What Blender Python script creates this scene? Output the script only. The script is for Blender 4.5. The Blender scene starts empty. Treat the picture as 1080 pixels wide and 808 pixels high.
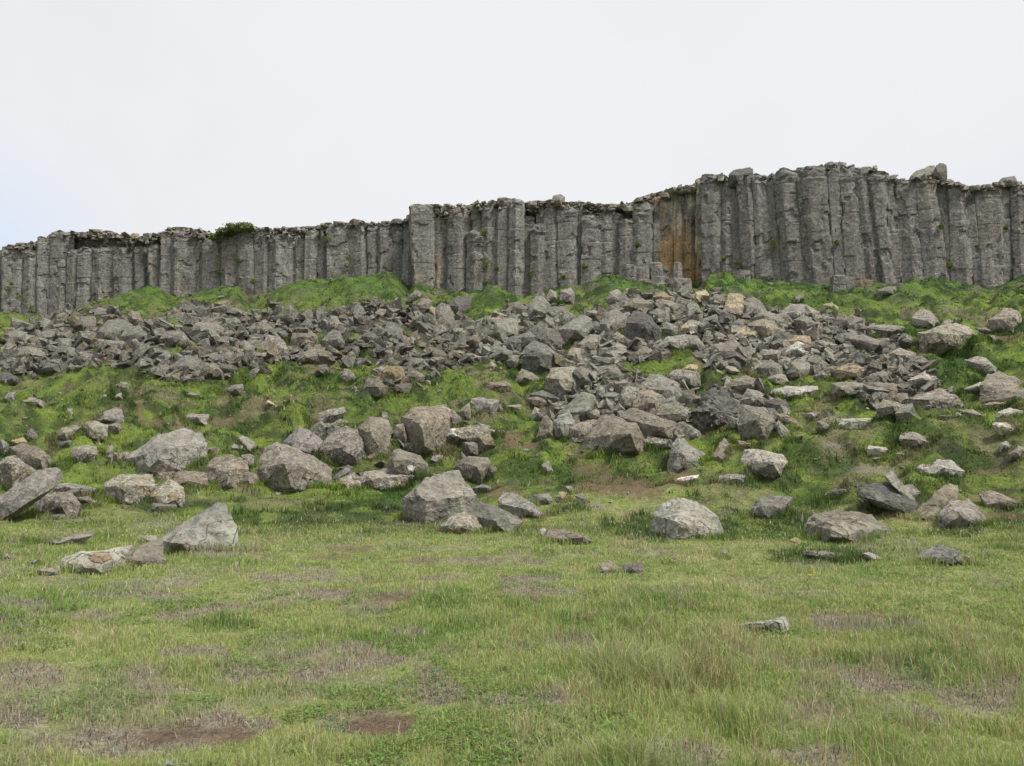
import bpy, bmesh, math, random
import numpy as np
from mathutils import Vector

# ------------------------------------------------------------------ camera, sky, sun, exposure
sc = bpy.context.scene
COL = sc.collection
CX, CY, F = 540.0, 404.0, 840.0          # photo centre and focal length in photo pixels
TH = math.atan(96 / 840.0)               # camera tilt upwards
HC = 1.6
cam_d = bpy.data.cameras.new('camera'); cam = bpy.data.objects.new('camera', cam_d); COL.objects.link(cam)
cam.location = (0, 0, HC); cam.rotation_euler = (math.pi / 2 + TH, 0, 0)
cam_d.sensor_width = 36; cam_d.lens = 36 * F / 1080.0
cam_d.clip_start = 0.05; cam_d.clip_end = 4000
sc.camera = cam

SUN_EL, SUN_AZ = math.radians(56), math.radians(128)   # azimuth clockwise from +Y: behind the camera, to the right
w = bpy.data.worlds.new('World'); sc.world = w; w.use_nodes = True
nt = w.node_tree; nt.nodes.clear()
out = nt.nodes.new('ShaderNodeOutputWorld'); bg = nt.nodes.new('ShaderNodeBackground')
sky = nt.nodes.new('ShaderNodeTexSky'); sky.sky_type = 'NISHITA'; sky.sun_disc = False
sky.sun_elevation = SUN_EL; sky.sun_rotation = SUN_AZ
tc = nt.nodes.new('ShaderNodeTexCoord')
nz = nt.nodes.new('ShaderNodeTexNoise'); nz.inputs['Scale'].default_value = 1.7; nz.inputs['Detail'].default_value = 5; nz.inputs['Roughness'].default_value = 0.5
nt.links.new(tc.outputs['Generated'], nz.inputs['Vector'])
mr = nt.nodes.new('ShaderNodeMapRange'); mr.inputs[1].default_value = 0.35; mr.inputs[2].default_value = 0.62
mr.inputs[3].default_value = 0.0; mr.inputs[4].default_value = 1.0
sep = nt.nodes.new('ShaderNodeSeparateXYZ'); nt.links.new(tc.outputs['Generated'], sep.inputs[0])
# thinner cloud low on the left and a little low on the right
ax = nt.nodes.new('ShaderNodeMapRange'); ax.inputs[1].default_value = -0.56; ax.inputs[2].default_value = -0.40; ax.inputs[3].default_value = 1.0; ax.inputs[4].default_value = 0.0
ax.interpolation_type = 'SMOOTHSTEP'
nt.links.new(sep.outputs['X'], ax.inputs[0])
ax2 = nt.nodes.new('ShaderNodeMapRange'); ax2.inputs[1].default_value = 0.42; ax2.inputs[2].default_value = 0.60; ax2.inputs[3].default_value = 0.0; ax2.inputs[4].default_value = 0.6
nt.links.new(sep.outputs['X'], ax2.inputs[0])
az_ = nt.nodes.new('ShaderNodeMapRange'); az_.inputs[1].default_value = 0.20; az_.inputs[2].default_value = 0.40; az_.inputs[3].default_value = 1.0; az_.inputs[4].default_value = 0.0
az_.interpolation_type = 'SMOOTHSTEP'
nt.links.new(sep.outputs['Z'], az_.inputs[0])
ad = nt.nodes.new('ShaderNodeMath'); ad.operation = 'ADD'; nt.links.new(ax.outputs[0], ad.inputs[0]); nt.links.new(ax2.outputs[0], ad.inputs[1])
mu = nt.nodes.new('ShaderNodeMath'); mu.operation = 'MULTIPLY'; nt.links.new(ad.outputs[0], mu.inputs[0]); nt.links.new(az_.outputs[0], mu.inputs[1])
nt.links.new(nz.outputs['Fac'], mr.inputs[0])
EXPO = 1.58
K = 1 / 2 ** EXPO
m1 = nt.nodes.new('ShaderNodeMix'); m1.data_type = 'RGBA'
m1.inputs[6].default_value = (0.79 * K, 0.81 * K, 0.845 * K, 1); m1.inputs[7].default_value = (0.885 * K, 0.89 * K, 0.90 * K, 1)
nt.links.new(mr.outputs[0], m1.inputs[0])
m2 = nt.nodes.new('ShaderNodeMix'); m2.data_type = 'RGBA'
m2.inputs[7].default_value = (0.71 * K, 0.80 * K, 0.94 * K, 1)
nt.links.new(mu.outputs[0], m2.inputs[0]); nt.links.new(m1.outputs[2], m2.inputs[6])
# the overcast deck over a clear sky
ms = nt.nodes.new('ShaderNodeMix'); ms.data_type = 'RGBA'; ms.inputs[0].default_value = 0.97
sk = nt.nodes.new('ShaderNodeVectorMath'); sk.operation = 'SCALE'; sk.inputs['Scale'].default_value = 0.08
nt.links.new(sky.outputs[0], sk.inputs[0]); nt.links.new(sk.outputs[0], ms.inputs[6]); nt.links.new(m2.outputs[2], ms.inputs[7])
nt.links.new(ms.outputs[2], bg.inputs['Color']); bg.inputs['Strength'].default_value = 1.0
nt.links.new(bg.outputs[0], out.inputs[0])

sd = bpy.data.lights.new('sun', 'SUN'); sd.energy = 1.5; sd.angle = math.radians(13); sd.color = (1.0, 0.96, 0.9)
so = bpy.data.objects.new('sun', sd); COL.objects.link(so)
svec = Vector((math.sin(SUN_AZ) * math.cos(SUN_EL), math.cos(SUN_AZ) * math.cos(SUN_EL), math.sin(SUN_EL)))
so.rotation_euler = svec.to_track_quat('Z', 'Y').to_euler(); so.location = (20, -20, 60)
sc.view_settings.view_transform = 'Standard'; sc.view_settings.look = 'None'
sc.view_settings.gamma = 1; sc.view_settings.use_curve_mapping = False; sc.view_settings.exposure = EXPO
sc.cycles.max_bounces = 5; sc.cycles.diffuse_bounces = 2; sc.cycles.use_denoising = False
try:
    sc.cycles.use_denoising = True; sc.cycles.denoiser = 'OPENIMAGEDENOISE'
except Exception: pass

# ------------------------------------------------------------------ numpy helpers
rng = np.random.default_rng(7); random.seed(7)
def _h(i, j, k, s):
    n = (i * 374761393 + j * 668265263 + k * 2147483647 + s * 974634777) & 0xFFFFFFFF
    n = ((n ^ (n >> 13)) * 1274126177) & 0xFFFFFFFF
    n = ((n ^ (n >> 16)) * 2246822519) & 0xFFFFFFFF
    return ((n ^ (n >> 15)) & 0xFFFF) / 65535.0
def noise(p, s=0):
    """value noise in [-1,1]; p (...,3)"""
    f = np.floor(p); t = p - f; t = t * t * t * (t * (t * 6 - 15) + 10); f = f.astype(np.int64)
    r = 0
    for a in (0, 1):
        wa = t[..., 0] if a else 1 - t[..., 0]
        for b in (0, 1):
            wb = t[..., 1] if b else 1 - t[..., 1]
            for c in (0, 1):
                wc = t[..., 2] if c else 1 - t[..., 2]
                r = r + wa * wb * wc * _h(f[..., 0] + a, f[..., 1] + b, f[..., 2] + c, s)
    return r * 2 - 1
def fbm(p, o=4, s=0, g=0.5):
    r = 0; a = 1.0; q = p
    for i in range(o):
        r = r + a * noise(q, s + i); a *= g; q = q * 2.03 + 11.7
    return r
def n2(x, y, sc_, o=3, s=0, g=0.5):
    return fbm(np.stack([np.asarray(x) * sc_, np.asarray(y) * sc_, np.zeros_like(np.asarray(x, float)) + 0.5 + s], -1), o, s, g)
def sst(a, b, x):
    t = np.clip((x - a) / (b - a), 0, 1); return t * t * (3 - 2 * t)
def ray(px, py):
    u = (px - CX) / F; v = (CY - py) / F
    return np.array([u, math.cos(TH) - math.sin(TH) * v, math.sin(TH) + math.cos(TH) * v])
def at_depth(px, py, Y):
    r = ray(px, py); return np.array([0, 0, HC]) + r * (Y / r[1])
def project(P):
    d = P - np.array([0, 0, HC])
    c = d[..., 1] * math.cos(TH) + d[..., 2] * math.sin(TH)
    v = -d[..., 1] * math.sin(TH) + d[..., 2] * math.cos(TH)
    c = np.where(c > 0.05, c, 0.05)
    return CX + F * d[..., 0] / c, CY - F * v / c

# ------------------------------------------------------------------ cliff line and terrain
YC_T = [(-500, 104), (-200, 94), (0, 86), (150, 82), (300, 78), (425, 75), (431, 74.6), (437, 71.5), (600, 67.5), (690, 66.4), (738, 65.2), (748, 63.2), (870, 60), (1000, 58), (1080, 57.5), (1300, 54), (1600, 50)]
BASE_T = [(-400, 345), (-60, 340), (0, 334), (50, 337), (70, 330), (98, 318), (139, 310), (165, 307), (190, 314), (215, 306), (235, 304), (251, 305), (262, 313), (285, 308), (300, 301), (322, 295), (346, 295), (369, 291), (415, 291), (437, 300), (457, 304), (492, 308), (526, 303), (550, 314), (576, 308), (617, 300), (640, 289), (665, 292), (735, 296), (800, 295), (858, 299), (885, 301), (914, 298), (958, 300), (1006, 303), (1043, 305), (1061, 299), (1080, 289), (1200, 286), (1500, 290)]
SKY_T = [(-400, 285), (-200, 275), (-60, 266), (0, 263), (15, 255), (40, 252), (52, 246), (65, 243), (98, 241), (118, 241), (130, 246), (160, 246), (175, 240), (190, 236), (200, 237), (225, 243), (270, 240), (300, 238), (350, 233), (400, 232), (432, 229), (437, 216), (450, 213), (480, 214), (500, 211), (540, 208), (560, 211), (590, 208), (620, 211), (640, 213), (665, 211), (680, 203), (700, 198), (715, 195), (735, 190), (755, 182), (768, 186), (775, 182), (793, 182), (800, 184), (820, 182), (845, 175), (870, 173), (885, 171), (895, 173), (905, 175), (925, 178), (936, 185), (960, 187), (975, 185), (997, 188), (1015, 193), (1030, 194), (1050, 191), (1070, 189), (1080, 193), (1200, 198), (1500, 210)]
def tab(T, row):
    px = np.array([a for a, b in T], float); v = np.array([b for a, b in T], float)
    r = np.array([row if row else b for a, b in T], float)
    az = np.array([math.atan2(ray(p, q)[0], ray(p, q)[1]) for p, q in zip(px, r)])
    return az, v
AZ_Y, V_Y = tab(YC_T, 300)
_az, _v = tab(BASE_T, None)
def Yc_az(a): return np.interp(a, AZ_Y, V_Y)
AZ_B = _az; Z_B = np.array([HC + (lambda r: r[2] / r[1])(ray(p, v)) * float(Yc_az(a)) for (p, v), a in zip(BASE_T, _az)])
_az, _v = tab(SKY_T, None)
AZ_S = _az; Z_S = np.array([HC + (lambda r: r[2] / r[1])(ray(p, v)) * (float(Yc_az(a)) + 1.2) for (p, v), a in zip(SKY_T, _az)])
def Yc_px(px): return float(Yc_az(math.atan2(ray(px, 300)[0], ray(px, 300)[1])))

def height(x, y, detail=True):
    x = np.asarray(x, float); y = np.asarray(y, float)
    a = np.arctan2(x, y); R = np.hypot(x, y) + 1e-6
    aa = np.clip(a, -0.95, 0.95)
    Rc = Yc_az(aa) / np.cos(aa)
    wside = 1 - sst(0.95, 1.9, np.abs(a))
    zb = np.interp(a, AZ_B, Z_B) * wside; zt = (np.interp(a, AZ_S, Z_S) - 0.25) * wside
    R0 = 16.8 + 3.0 * n2(x, y, 0.08, 2, 3)
    s = np.clip((R - R0) / (Rc - R0), 0, 1); s = np.where(s < .06, (s + .0) ** 2 / .12, s - .03) / .97
    z0 = 0.02 * np.minimum(R, 18)
    g = s ** 1.16
    z = z0 + (zb - z0) * g
    hs = sst(0.0, 0.15, s)
    ed = 1 - sst(0.985, 1.0, s)
    z = z + ed * hs * (0.40 * n2(x, y, 0.22, 2, 11) + 0.42 * n2(x * .7, y, 0.62, 2, 21))
    z = z + ed * hs * 0.9 * np.abs(n2(x, y * 1.4, 0.10, 2, 31)) - 0.25 * hs * ed
    z = z + 0.05 * n2(x, y, 0.5, 3, 41) * sst(0.5, 4, R)
    fr = (1 - hs) * sst(2, 5, R)
    z = z + fr * 0.13 * np.maximum(0, n2(x, y, 0.28, 2, 51))
    z = z + hs * ed * 0.42 * np.abs(n2(x, y, 0.95, 2, 91)) - .12 * hs * ed
    if detail:
        z = z + hs * ed * 0.20 * n2(x * .8, y, 1.5, 2, 61) + fr * 0.03 * n2(x, y, 2.2, 2, 71)
    up = sst(1.9, 2.6, (R - Rc) * np.cos(aa))
    far = sst(0, 120, R - Rc) * 2.0
    z = z + up * (zt - z + 0.25 * n2(x, y, 0.3, 3, 81) * sst(2, 8, R - Rc) - far * wside)
    return z

YS = np.geomspace(2.5, 100, 260)
def hit(px, py):
    r = ray(px, py); r = r / r[1]
    Y = YS
    z = HC + r[2] * Y; h = height(r[0] * Y, Y)
    i = np.argmax(z < h)
    if z[i] >= h[i]: return None
    a, b = Y[i - 1], Y[i]
    for _ in range(9):
        m = (a + b) / 2
        if HC + r[2] * m < float(height(r[0] * m, m)): b = m
        else: a = m
    return np.array([r[0] * b, b, float(height(r[0] * b, b))])

def hits(px, py):
    """many photo points at once -> (n,3) ground points, and which of them struck ground"""
    u = (px - CX) / F; v = (CY - py) / F
    ry = math.cos(TH) - math.sin(TH) * v; rz = (math.sin(TH) + math.cos(TH) * v) / ry; rx = u / ry
    Yg = YS[None, :]; gap = HC + rz[:, None] * Yg - height(rx[:, None] * Yg, Yg + 0 * rx[:, None])
    i = np.argmax(gap < 0, 1); ok = (gap.min(1) < 0) & (i > 0)
    a = YS[np.maximum(i - 1, 0)]; b = YS[i]
    for _ in range(9):
        m_ = (a + b) / 2; under = HC + rz * m_ < height(rx * m_, m_)
        b = np.where(under, m_, b); a = np.where(under, a, m_)
    return np.stack([rx * b, b, height(rx * b, b)], -1), ok

# ------------------------------------------------------------------ mesh helpers
def mesh_np(name, V, Fc, mat, col=None, parent=None, loc=None, smooth=False, k=3):
    V = np.asarray(V, np.float32)
    if loc is not None: V = V - np.asarray(loc, np.float32)
    Fc = np.asarray(Fc, np.int32).reshape(-1, k)
    me = bpy.data.meshes.new(name)
    me.vertices.add(len(V)); me.vertices.foreach_set('co', V.ravel())
    me.loops.add(Fc.size); me.loops.foreach_set('vertex_index', Fc.ravel())
    me.polygons.add(len(Fc)); me.polygons.foreach_set('loop_start', np.arange(0, Fc.size, k, dtype=np.int32))
    try: me.polygons.foreach_set('loop_total', np.full(len(Fc), k, np.int32))
    except Exception: pass
    me.polygons.foreach_set('use_smooth', np.full(len(Fc), smooth, bool))
    if col is not None:
        at = me.color_attributes.new('tint', 'FLOAT_COLOR', 'POINT')
        c = np.ones((len(V), 4), np.float32); c[:, :col.shape[1]] = col
        at.data.foreach_set('color', c.ravel())
    me.update(); me.validate()
    me.materials.append(mat)
    o = bpy.data.objects.new(name, me); COL.objects.link(o)
    if loc is not None: o.location = [float(v) for v in loc]
    if parent is not None:
        o.parent = parent
    return o
def tag(o, label=None, cat=None, group=None, kind=None):
    if label: o['label'] = label
    if cat: o['category'] = cat
    if group: o['group'] = group
    if kind: o['kind'] = kind
    return o
_ico = {}
def ico(n):
    if n not in _ico:
        bm = bmesh.new(); bmesh.ops.create_icosphere(bm, subdivisions=n, radius=1)
        V = np.array([v.co[:] for v in bm.verts]); Fc = np.array([[v.index for v in f.verts] for f in bm.faces]); bm.free()
        _ico[n] = (V / np.linalg.norm(V, axis=1, keepdims=True), Fc)
    return _ico[n]
def hull_planes(P):
    bm = bmesh.new()
    for p in P: bm.verts.new(p)
    bmesh.ops.convex_hull(bm, input=bm.verts)
    bm.normal_update()
    N = []; D = []
    for f in bm.faces:
        n = np.array(f.normal); d = float(np.dot(n, f.verts[0].co))
        if d < 0: n = -n; d = -d
        if np.linalg.norm(n) > 0.5: N.append(n); D.append(max(d, 0.03))
    bm.free()
    return np.array(N), np.array(D)
def rock_mesh(P, edge=0.1, rough=0.05, seed=0, chips=3):
    """angular block: the hull of P cut by a few fracture planes, faces divided finely and roughened, edges kept crisp"""
    P = np.asarray(P, float); lo, hi = P.min(0), P.max(0); c = (lo + hi) / 2; S = np.maximum((hi - lo) / 2, 0.01); size = float(np.sort(S)[1])
    bm = bmesh.new()
    for p in P: bm.verts.new(p)
    r_ = bmesh.ops.convex_hull(bm, input=bm.verts)
    junk = [v for v in bm.verts if not v.link_faces]
    if junk: bmesh.ops.delete(bm, geom=junk, context='VERTS')
    rs = np.random.default_rng(seed)
    for k in range(chips):
        n = rs.normal(size=3) * np.array([1, 1, .8]); n[1] = -abs(n[1]); n[2] = abs(n[2]) * .8 + .1; n /= np.linalg.norm(n)
        pts = np.array([v.co[:] for v in bm.verts]); d = (pts @ n)
        sp, ce = d.max(), float(c @ n); off = ce + (sp - ce) * rs.uniform(.80, .93)
        g_ = bm.verts[:] + bm.edges[:] + bm.faces[:]
        r_ = bmesh.ops.bisect_plane(bm, geom=g_, dist=1e-5, plane_co=Vector([float(v) for v in n * off]), plane_no=Vector([float(v) for v in n]), clear_outer=True)
        ed = [e for e in r_['geom_cut'] if isinstance(e, bmesh.types.BMEdge)]
        if ed: bmesh.ops.edgeloop_fill(bm, edges=ed) if False else bmesh.ops.contextual_create(bm, geom=ed)
    bmesh.ops.dissolve_limit(bm, angle_limit=math.radians(9), verts=bm.verts, edges=bm.edges)
    bmesh.ops.triangulate(bm, faces=bm.faces)
    L = edge * size
    for k in range(7):
        ed = [e for e in bm.edges if e.calc_length() > L * 1.45]
        if not ed or len(bm.verts) > 6000: break
        bmesh.ops.subdivide_edges(bm, edges=ed, cuts=1, use_grid_fill=False)
        bmesh.ops.triangulate(bm, faces=[f for f in bm.faces if len(f.verts) > 3])
    bmesh.ops.recalc_face_normals(bm, faces=bm.faces)
    bm.verts.index_update()
    V = np.array([v.co[:] for v in bm.verts]); Fc = np.array([[v.index for v in f.verts] for f in bm.faces]); bm.free()
    nd = (V - c) / S ** 2; nd /= np.linalg.norm(nd, axis=1, keepdims=True) + 1e-9
    q = (V - c) / size + seed * 7.31
    b = rs.normal(size=3); b /= np.linalg.norm(b)
    st = noise(np.stack([(q @ b) * 3.4, q[:, 0] * 0.5, q[:, 1] * 0.5], -1), 5)
    st = np.round(st * 2.2) / 2.2
    bl = np.round(1.6 * fbm(q * 1.7, 2, (seed + 3) % 79)) / 1.6
    fine = fbm(q * 5.0, 3, (seed + 13) % 89, .6)
    V = V + nd * (size * rough * (.15 * fbm(q * 1.2, 2, 7) + .40 * st + .62 * bl + .36 * fine))[:, None]
    return V, Fc

# ------------------------------------------------------------------ materials
def base_mat(name):
    m = bpy.data.materials.new(name); m.use_nodes = True; t = m.node_tree; t.nodes.clear()
    o = t.nodes.new('ShaderNodeOutputMaterial'); b = t.nodes.new('ShaderNodeBsdfPrincipled')
    b.inputs['Roughness'].default_value = 0.95
    b.inputs['Specular IOR Level'].default_value = 0.15
    t.links.new(b.outputs[0], o.inputs[0]); return m, t, b
def nd_noise(t, vec, scale, detail=4, rough=0.55, dist=0.0):
    n = t.nodes.new('ShaderNodeTexNoise'); n.inputs['Scale'].default_value = scale; n.inputs['Detail'].default_value = detail
    n.inputs['Roughness'].default_value = rough; n.inputs['Distortion'].default_value = dist
    t.links.new(vec, n.inputs['Vector']); return n.outputs['Fac']
def nd_map(t, v, a, b, c=0.0, d=1.0):
    n = t.nodes.new('ShaderNodeMapRange'); n.inputs[1].default_value = a; n.inputs[2].default_value = b; n.inputs[3].default_value = c; n.inputs[4].default_value = d
    t.links.new(v, n.inputs[0]); return n.outputs[0]
def nd_mix(t, f, a, b, mode='MIX'):
    n = t.nodes.new('ShaderNodeMix'); n.data_type = 'RGBA'; n.blend_type = mode
    for s, v in ((0, f), (6, a), (7, b)):
        if isinstance(v, (int, float)): n.inputs[s].default_value = v
        elif isinstance(v, tuple): n.inputs[s].default_value = (*v, 1) if len(v) == 3 else v
        else: t.links.new(v, n.inputs[s])
    return n.outputs[2]
def nd_math(t, op, a, b):
    n = t.nodes.new('ShaderNodeMath'); n.operation = op
    for s, v in ((0, a), (1, b)):
        if isinstance(v, (int, float)): n.inputs[s].default_value = v
        else: t.links.new(v, n.inputs[s])
    return n.outputs[0]
def rock_material(name, from_attr, cliff=False):
    m, t, b = base_mat(name)
    g = t.nodes.new('ShaderNodeNewGeometry'); pos = g.outputs['Position']
    if from_attr:
        a = t.nodes.new('ShaderNodeAttribute'); a.attribute_name = 'tint'; base = a.outputs['Color']; lich = a.outputs['Alpha']
    else:
        a = t.nodes.new('ShaderNodeObjectInfo'); base = a.outputs['Color']; lich = a.outputs['Alpha']
    c = base
    big = nd_noise(t, pos, 0.9, 3, 0.6)
    c = nd_mix(t, 1.0, c, nd_mix(t, nd_map(t, big, 0.3, 0.7), (0.68, 0.67, 0.66), (1.30, 1.28, 1.25)), 'MULTIPLY')
    if cliff:
        mp = t.nodes.new('ShaderNodeMapping'); mp.inputs['Scale'].default_value = (1.6, 1.6, 0.22); t.links.new(pos, mp.inputs['Vector'])
        st = nd_noise(t, mp.outputs[0], 1.3, 5, 0.6)
        c = nd_mix(t, 1.0, c, nd_mix(t, nd_map(t, st, 0.33, 0.68), (0.72, 0.73, 0.76), (1.25, 1.22, 1.16)), 'MULTIPLY')
    mid = nd_noise(t, pos, 4.5, 6, 0.7)
    c = nd_mix(t, 1.0, c, nd_mix(t, nd_map(t, mid, 0.34, 0.66), (0.66, 0.65, 0.64), (1.34, 1.33, 1.30)), 'MULTIPLY')
    wp = t.nodes.new('ShaderNodeTexNoise'); wp.inputs['Scale'].default_value = 1.6; t.links.new(pos, wp.inputs['Vector'])
    wv_ = t.nodes.new('ShaderNodeVectorMath'); wv_.operation = 'MULTIPLY_ADD'; t.links.new(wp.outputs['Color'], wv_.inputs[0]); wv_.inputs[1].default_value = (.7, .7, .7); t.links.new(pos, wv_.inputs[2])
    ve = t.nodes.new('ShaderNodeTexVoronoi'); ve.feature = 'DISTANCE_TO_EDGE'; ve.inputs['Scale'].default_value = 1.0 if cliff else 1.5; t.links.new(wv_.outputs[0], ve.inputs['Vector'])
    crk = nd_math(t, 'MULTIPLY', nd_map(t, ve.outputs['Distance'], 0.022, 0.004), nd_map(t, big, .48, .56))
    c = nd_mix(t, nd_math(t, 'MULTIPLY', crk, 0.4), c, (0.05, 0.045, 0.04))
    # crustose lichens: pale, ochre and dark
    l1 = nd_noise(t, pos, 7.0 if not cliff else 5.0, 4, 0.65, 0.6)
    c = nd_mix(t, nd_math(t, 'MULTIPLY', nd_map(t, l1, 0.51, 0.58), nd_math(t, 'MULTIPLY', lich, 0.75)), c, (0.36, 0.35, 0.31))
    l2 = nd_noise(t, nd_vec_add(t, pos, (31, 7, 3)), 5.0, 4, 0.7, 0.8)
    c = nd_mix(t, nd_math(t, 'MULTIPLY', nd_map(t, l2, 0.56, 0.62), nd_math(t, 'MULTIPLY', lich, 0.55)), c, (0.30, 0.20, 0.085))
    l3 = nd_noise(t, nd_vec_add(t, pos, (3, 57, 13)), 9.0, 3, 0.6, 0.3)
    c = nd_mix(t, nd_math(t, 'MULTIPLY', nd_map(t, l3, 0.55, 0.60), 0.5), c, (0.075, 0.068, 0.062))
    # white specks
    v = t.nodes.new('ShaderNodeTexVoronoi'); v.inputs['Scale'].default_value = 3.4 if not cliff else 2.2; t.links.new(pos, v.inputs['Vector'])
    sp = nd_math(t, 'MULTIPLY', nd_map(t, v.outputs['Distance'], 0.13, 0.09), nd_map(t, l1, 0.50, 0.56))
    c = nd_mix(t, nd_math(t, 'MULTIPLY', sp, nd_math(t, 'MULTIPLY', lich, 0.8)), c, (0.50, 0.50, 0.48))
    t.links.new(c, b.inputs['Base Color'])
    hn = nd_math(t, 'ADD', nd_math(t, 'MULTIPLY', mid, 0.7), nd_math(t, 'MULTIPLY', nd_noise(t, pos, 17.0, 3, 0.6), 0.3))
    hn = nd_math(t, 'SUBTRACT', hn, nd_math(t, 'MULTIPLY', crk, 0.5))
    bp = t.nodes.new('ShaderNodeBump'); bp.inputs['Strength'].default_value = 0.85; bp.inputs['Distance'].default_value = 0.16
    t.links.new(hn, bp.inputs['Height']); t.links.new(bp.outputs[0], b.inputs['Normal'])
    return m
def nd_vec_add(t, v, off):
    n = t.nodes.new('ShaderNodeVectorMath'); n.operation = 'ADD'; t.links.new(v, n.inputs[0]); n.inputs[1].default_value = off
    return n.outputs[0]
M_ROCK = rock_material('weathered_basalt', False)
M_RUB = rock_material('basalt_rubble', True)
M_CLIFF = rock_material('column_basalt', True, True)

def leaf_material(name, trans=0.35):
    m, t, b = base_mat(name)
    a = t.nodes.new('ShaderNodeAttribute'); a.attribute_name = 'tint'
    t.links.new(a.outputs['Color'], b.inputs['Base Color']); b.inputs['Roughness'].default_value = 0.8
    tr = t.nodes.new('ShaderNodeBsdfTranslucent'); t.links.new(a.outputs['Color'], tr.inputs['Color'])
    mx = t.nodes.new('ShaderNodeMixShader'); mx.inputs[0].default_value = trans
    t.links.new(b.outputs[0], mx.inputs[1]); t.links.new(tr.outputs[0], mx.inputs[2])
    o = [n for n in t.nodes if n.type == 'OUTPUT_MATERIAL'][0]; t.links.new(mx.outputs[0], o.inputs[0])
    return m
M_LEAF = leaf_material('grass_blades')
m, t, b = base_mat('turf'); M_GROUND = m
a = t.nodes.new('ShaderNodeAttribute'); a.attribute_name = 'tint'
g = t.nodes.new('ShaderNodeNewGeometry'); pos = g.outputs['Position']
f1 = nd_noise(t, pos, 6.0, 6, 0.7); f2 = nd_noise(t, pos, 30.0, 4, 0.65)
c = nd_mix(t, 1.0, a.outputs['Color'], nd_mix(t, nd_map(t, f1, 0.3, 0.7), (0.6, 0.6, 0.6), (1.3, 1.3, 1.3)), 'MULTIPLY')
c = nd_mix(t, 1.0, c, nd_mix(t, nd_map(t, f2, 0.3, 0.7), (0.6, 0.6, 0.62), (1.35, 1.32, 1.25)), 'MULTIPLY')
t.links.new(c, b.inputs['Base Color'])
bp = t.nodes.new('ShaderNodeBump'); bp.inputs['Strength'].default_value = 1.0; bp.inputs['Distance'].default_value = 0.09
t.links.new(nd_math(t, 'ADD', f1, nd_math(t, 'MULTIPLY', f2, 0.5)), bp.inputs['Height']); t.links.new(bp.outputs[0], b.inputs['Normal'])

# ------------------------------------------------------------------ ground cover: what grows or lies where
SCREE = [
 [(0,348),(45,338),(100,322),(150,338),(190,330),(202,315),(235,322),(262,335),(290,328),(345,332),(380,320),(440,318),(455,335),(500,342),(520,362),(500,385),(465,392),(455,405),(420,412),(385,407),(400,388),(330,380),(280,383),(240,387),(210,402),(180,404),(150,388),(110,382),(70,392),(30,396),(0,393)],
 [(480,350),(540,322),(580,320),(600,337),(640,330),(660,312),(720,306),(780,318),(830,326),(900,336),(930,347),(960,357),(960,385),(945,422),(900,416),(880,406),(860,400),(820,395),(790,388),(755,392),(730,368),(680,380),(650,398),(650,410),(600,412),(590,388),(550,377),(515,382)],
 [(575,420),(600,400),(640,393),(730,400),(735,425),(725,440),(735,455),(705,470),(680,465),(640,475),(615,470),(590,450),(572,445)],
 [(735,425),(750,405),(800,405),(830,430),(835,458),(800,458),(750,445)],
 [(880,380),(960,370),(975,385),(1012,425),(1005,432),(925,432),(900,415)],
 [(285,470),(330,452),(380,445),(440,425),(520,440),(522,462),(500,490),(440,508),(380,512),(300,505)],
]
def inpoly(x, y, poly):
    r = np.zeros(np.shape(x), bool); n = len(poly)
    for i in range(n):
        x1, y1 = poly[i]; x2, y2 = poly[(i + 1) % n]
        c = ((y1 > y) != (y2 > y)) & (x < (x2 - x1) * (y - y1) / ((y2 - y1) + 1e-9) + x1)
        r ^= c
    return r
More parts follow.
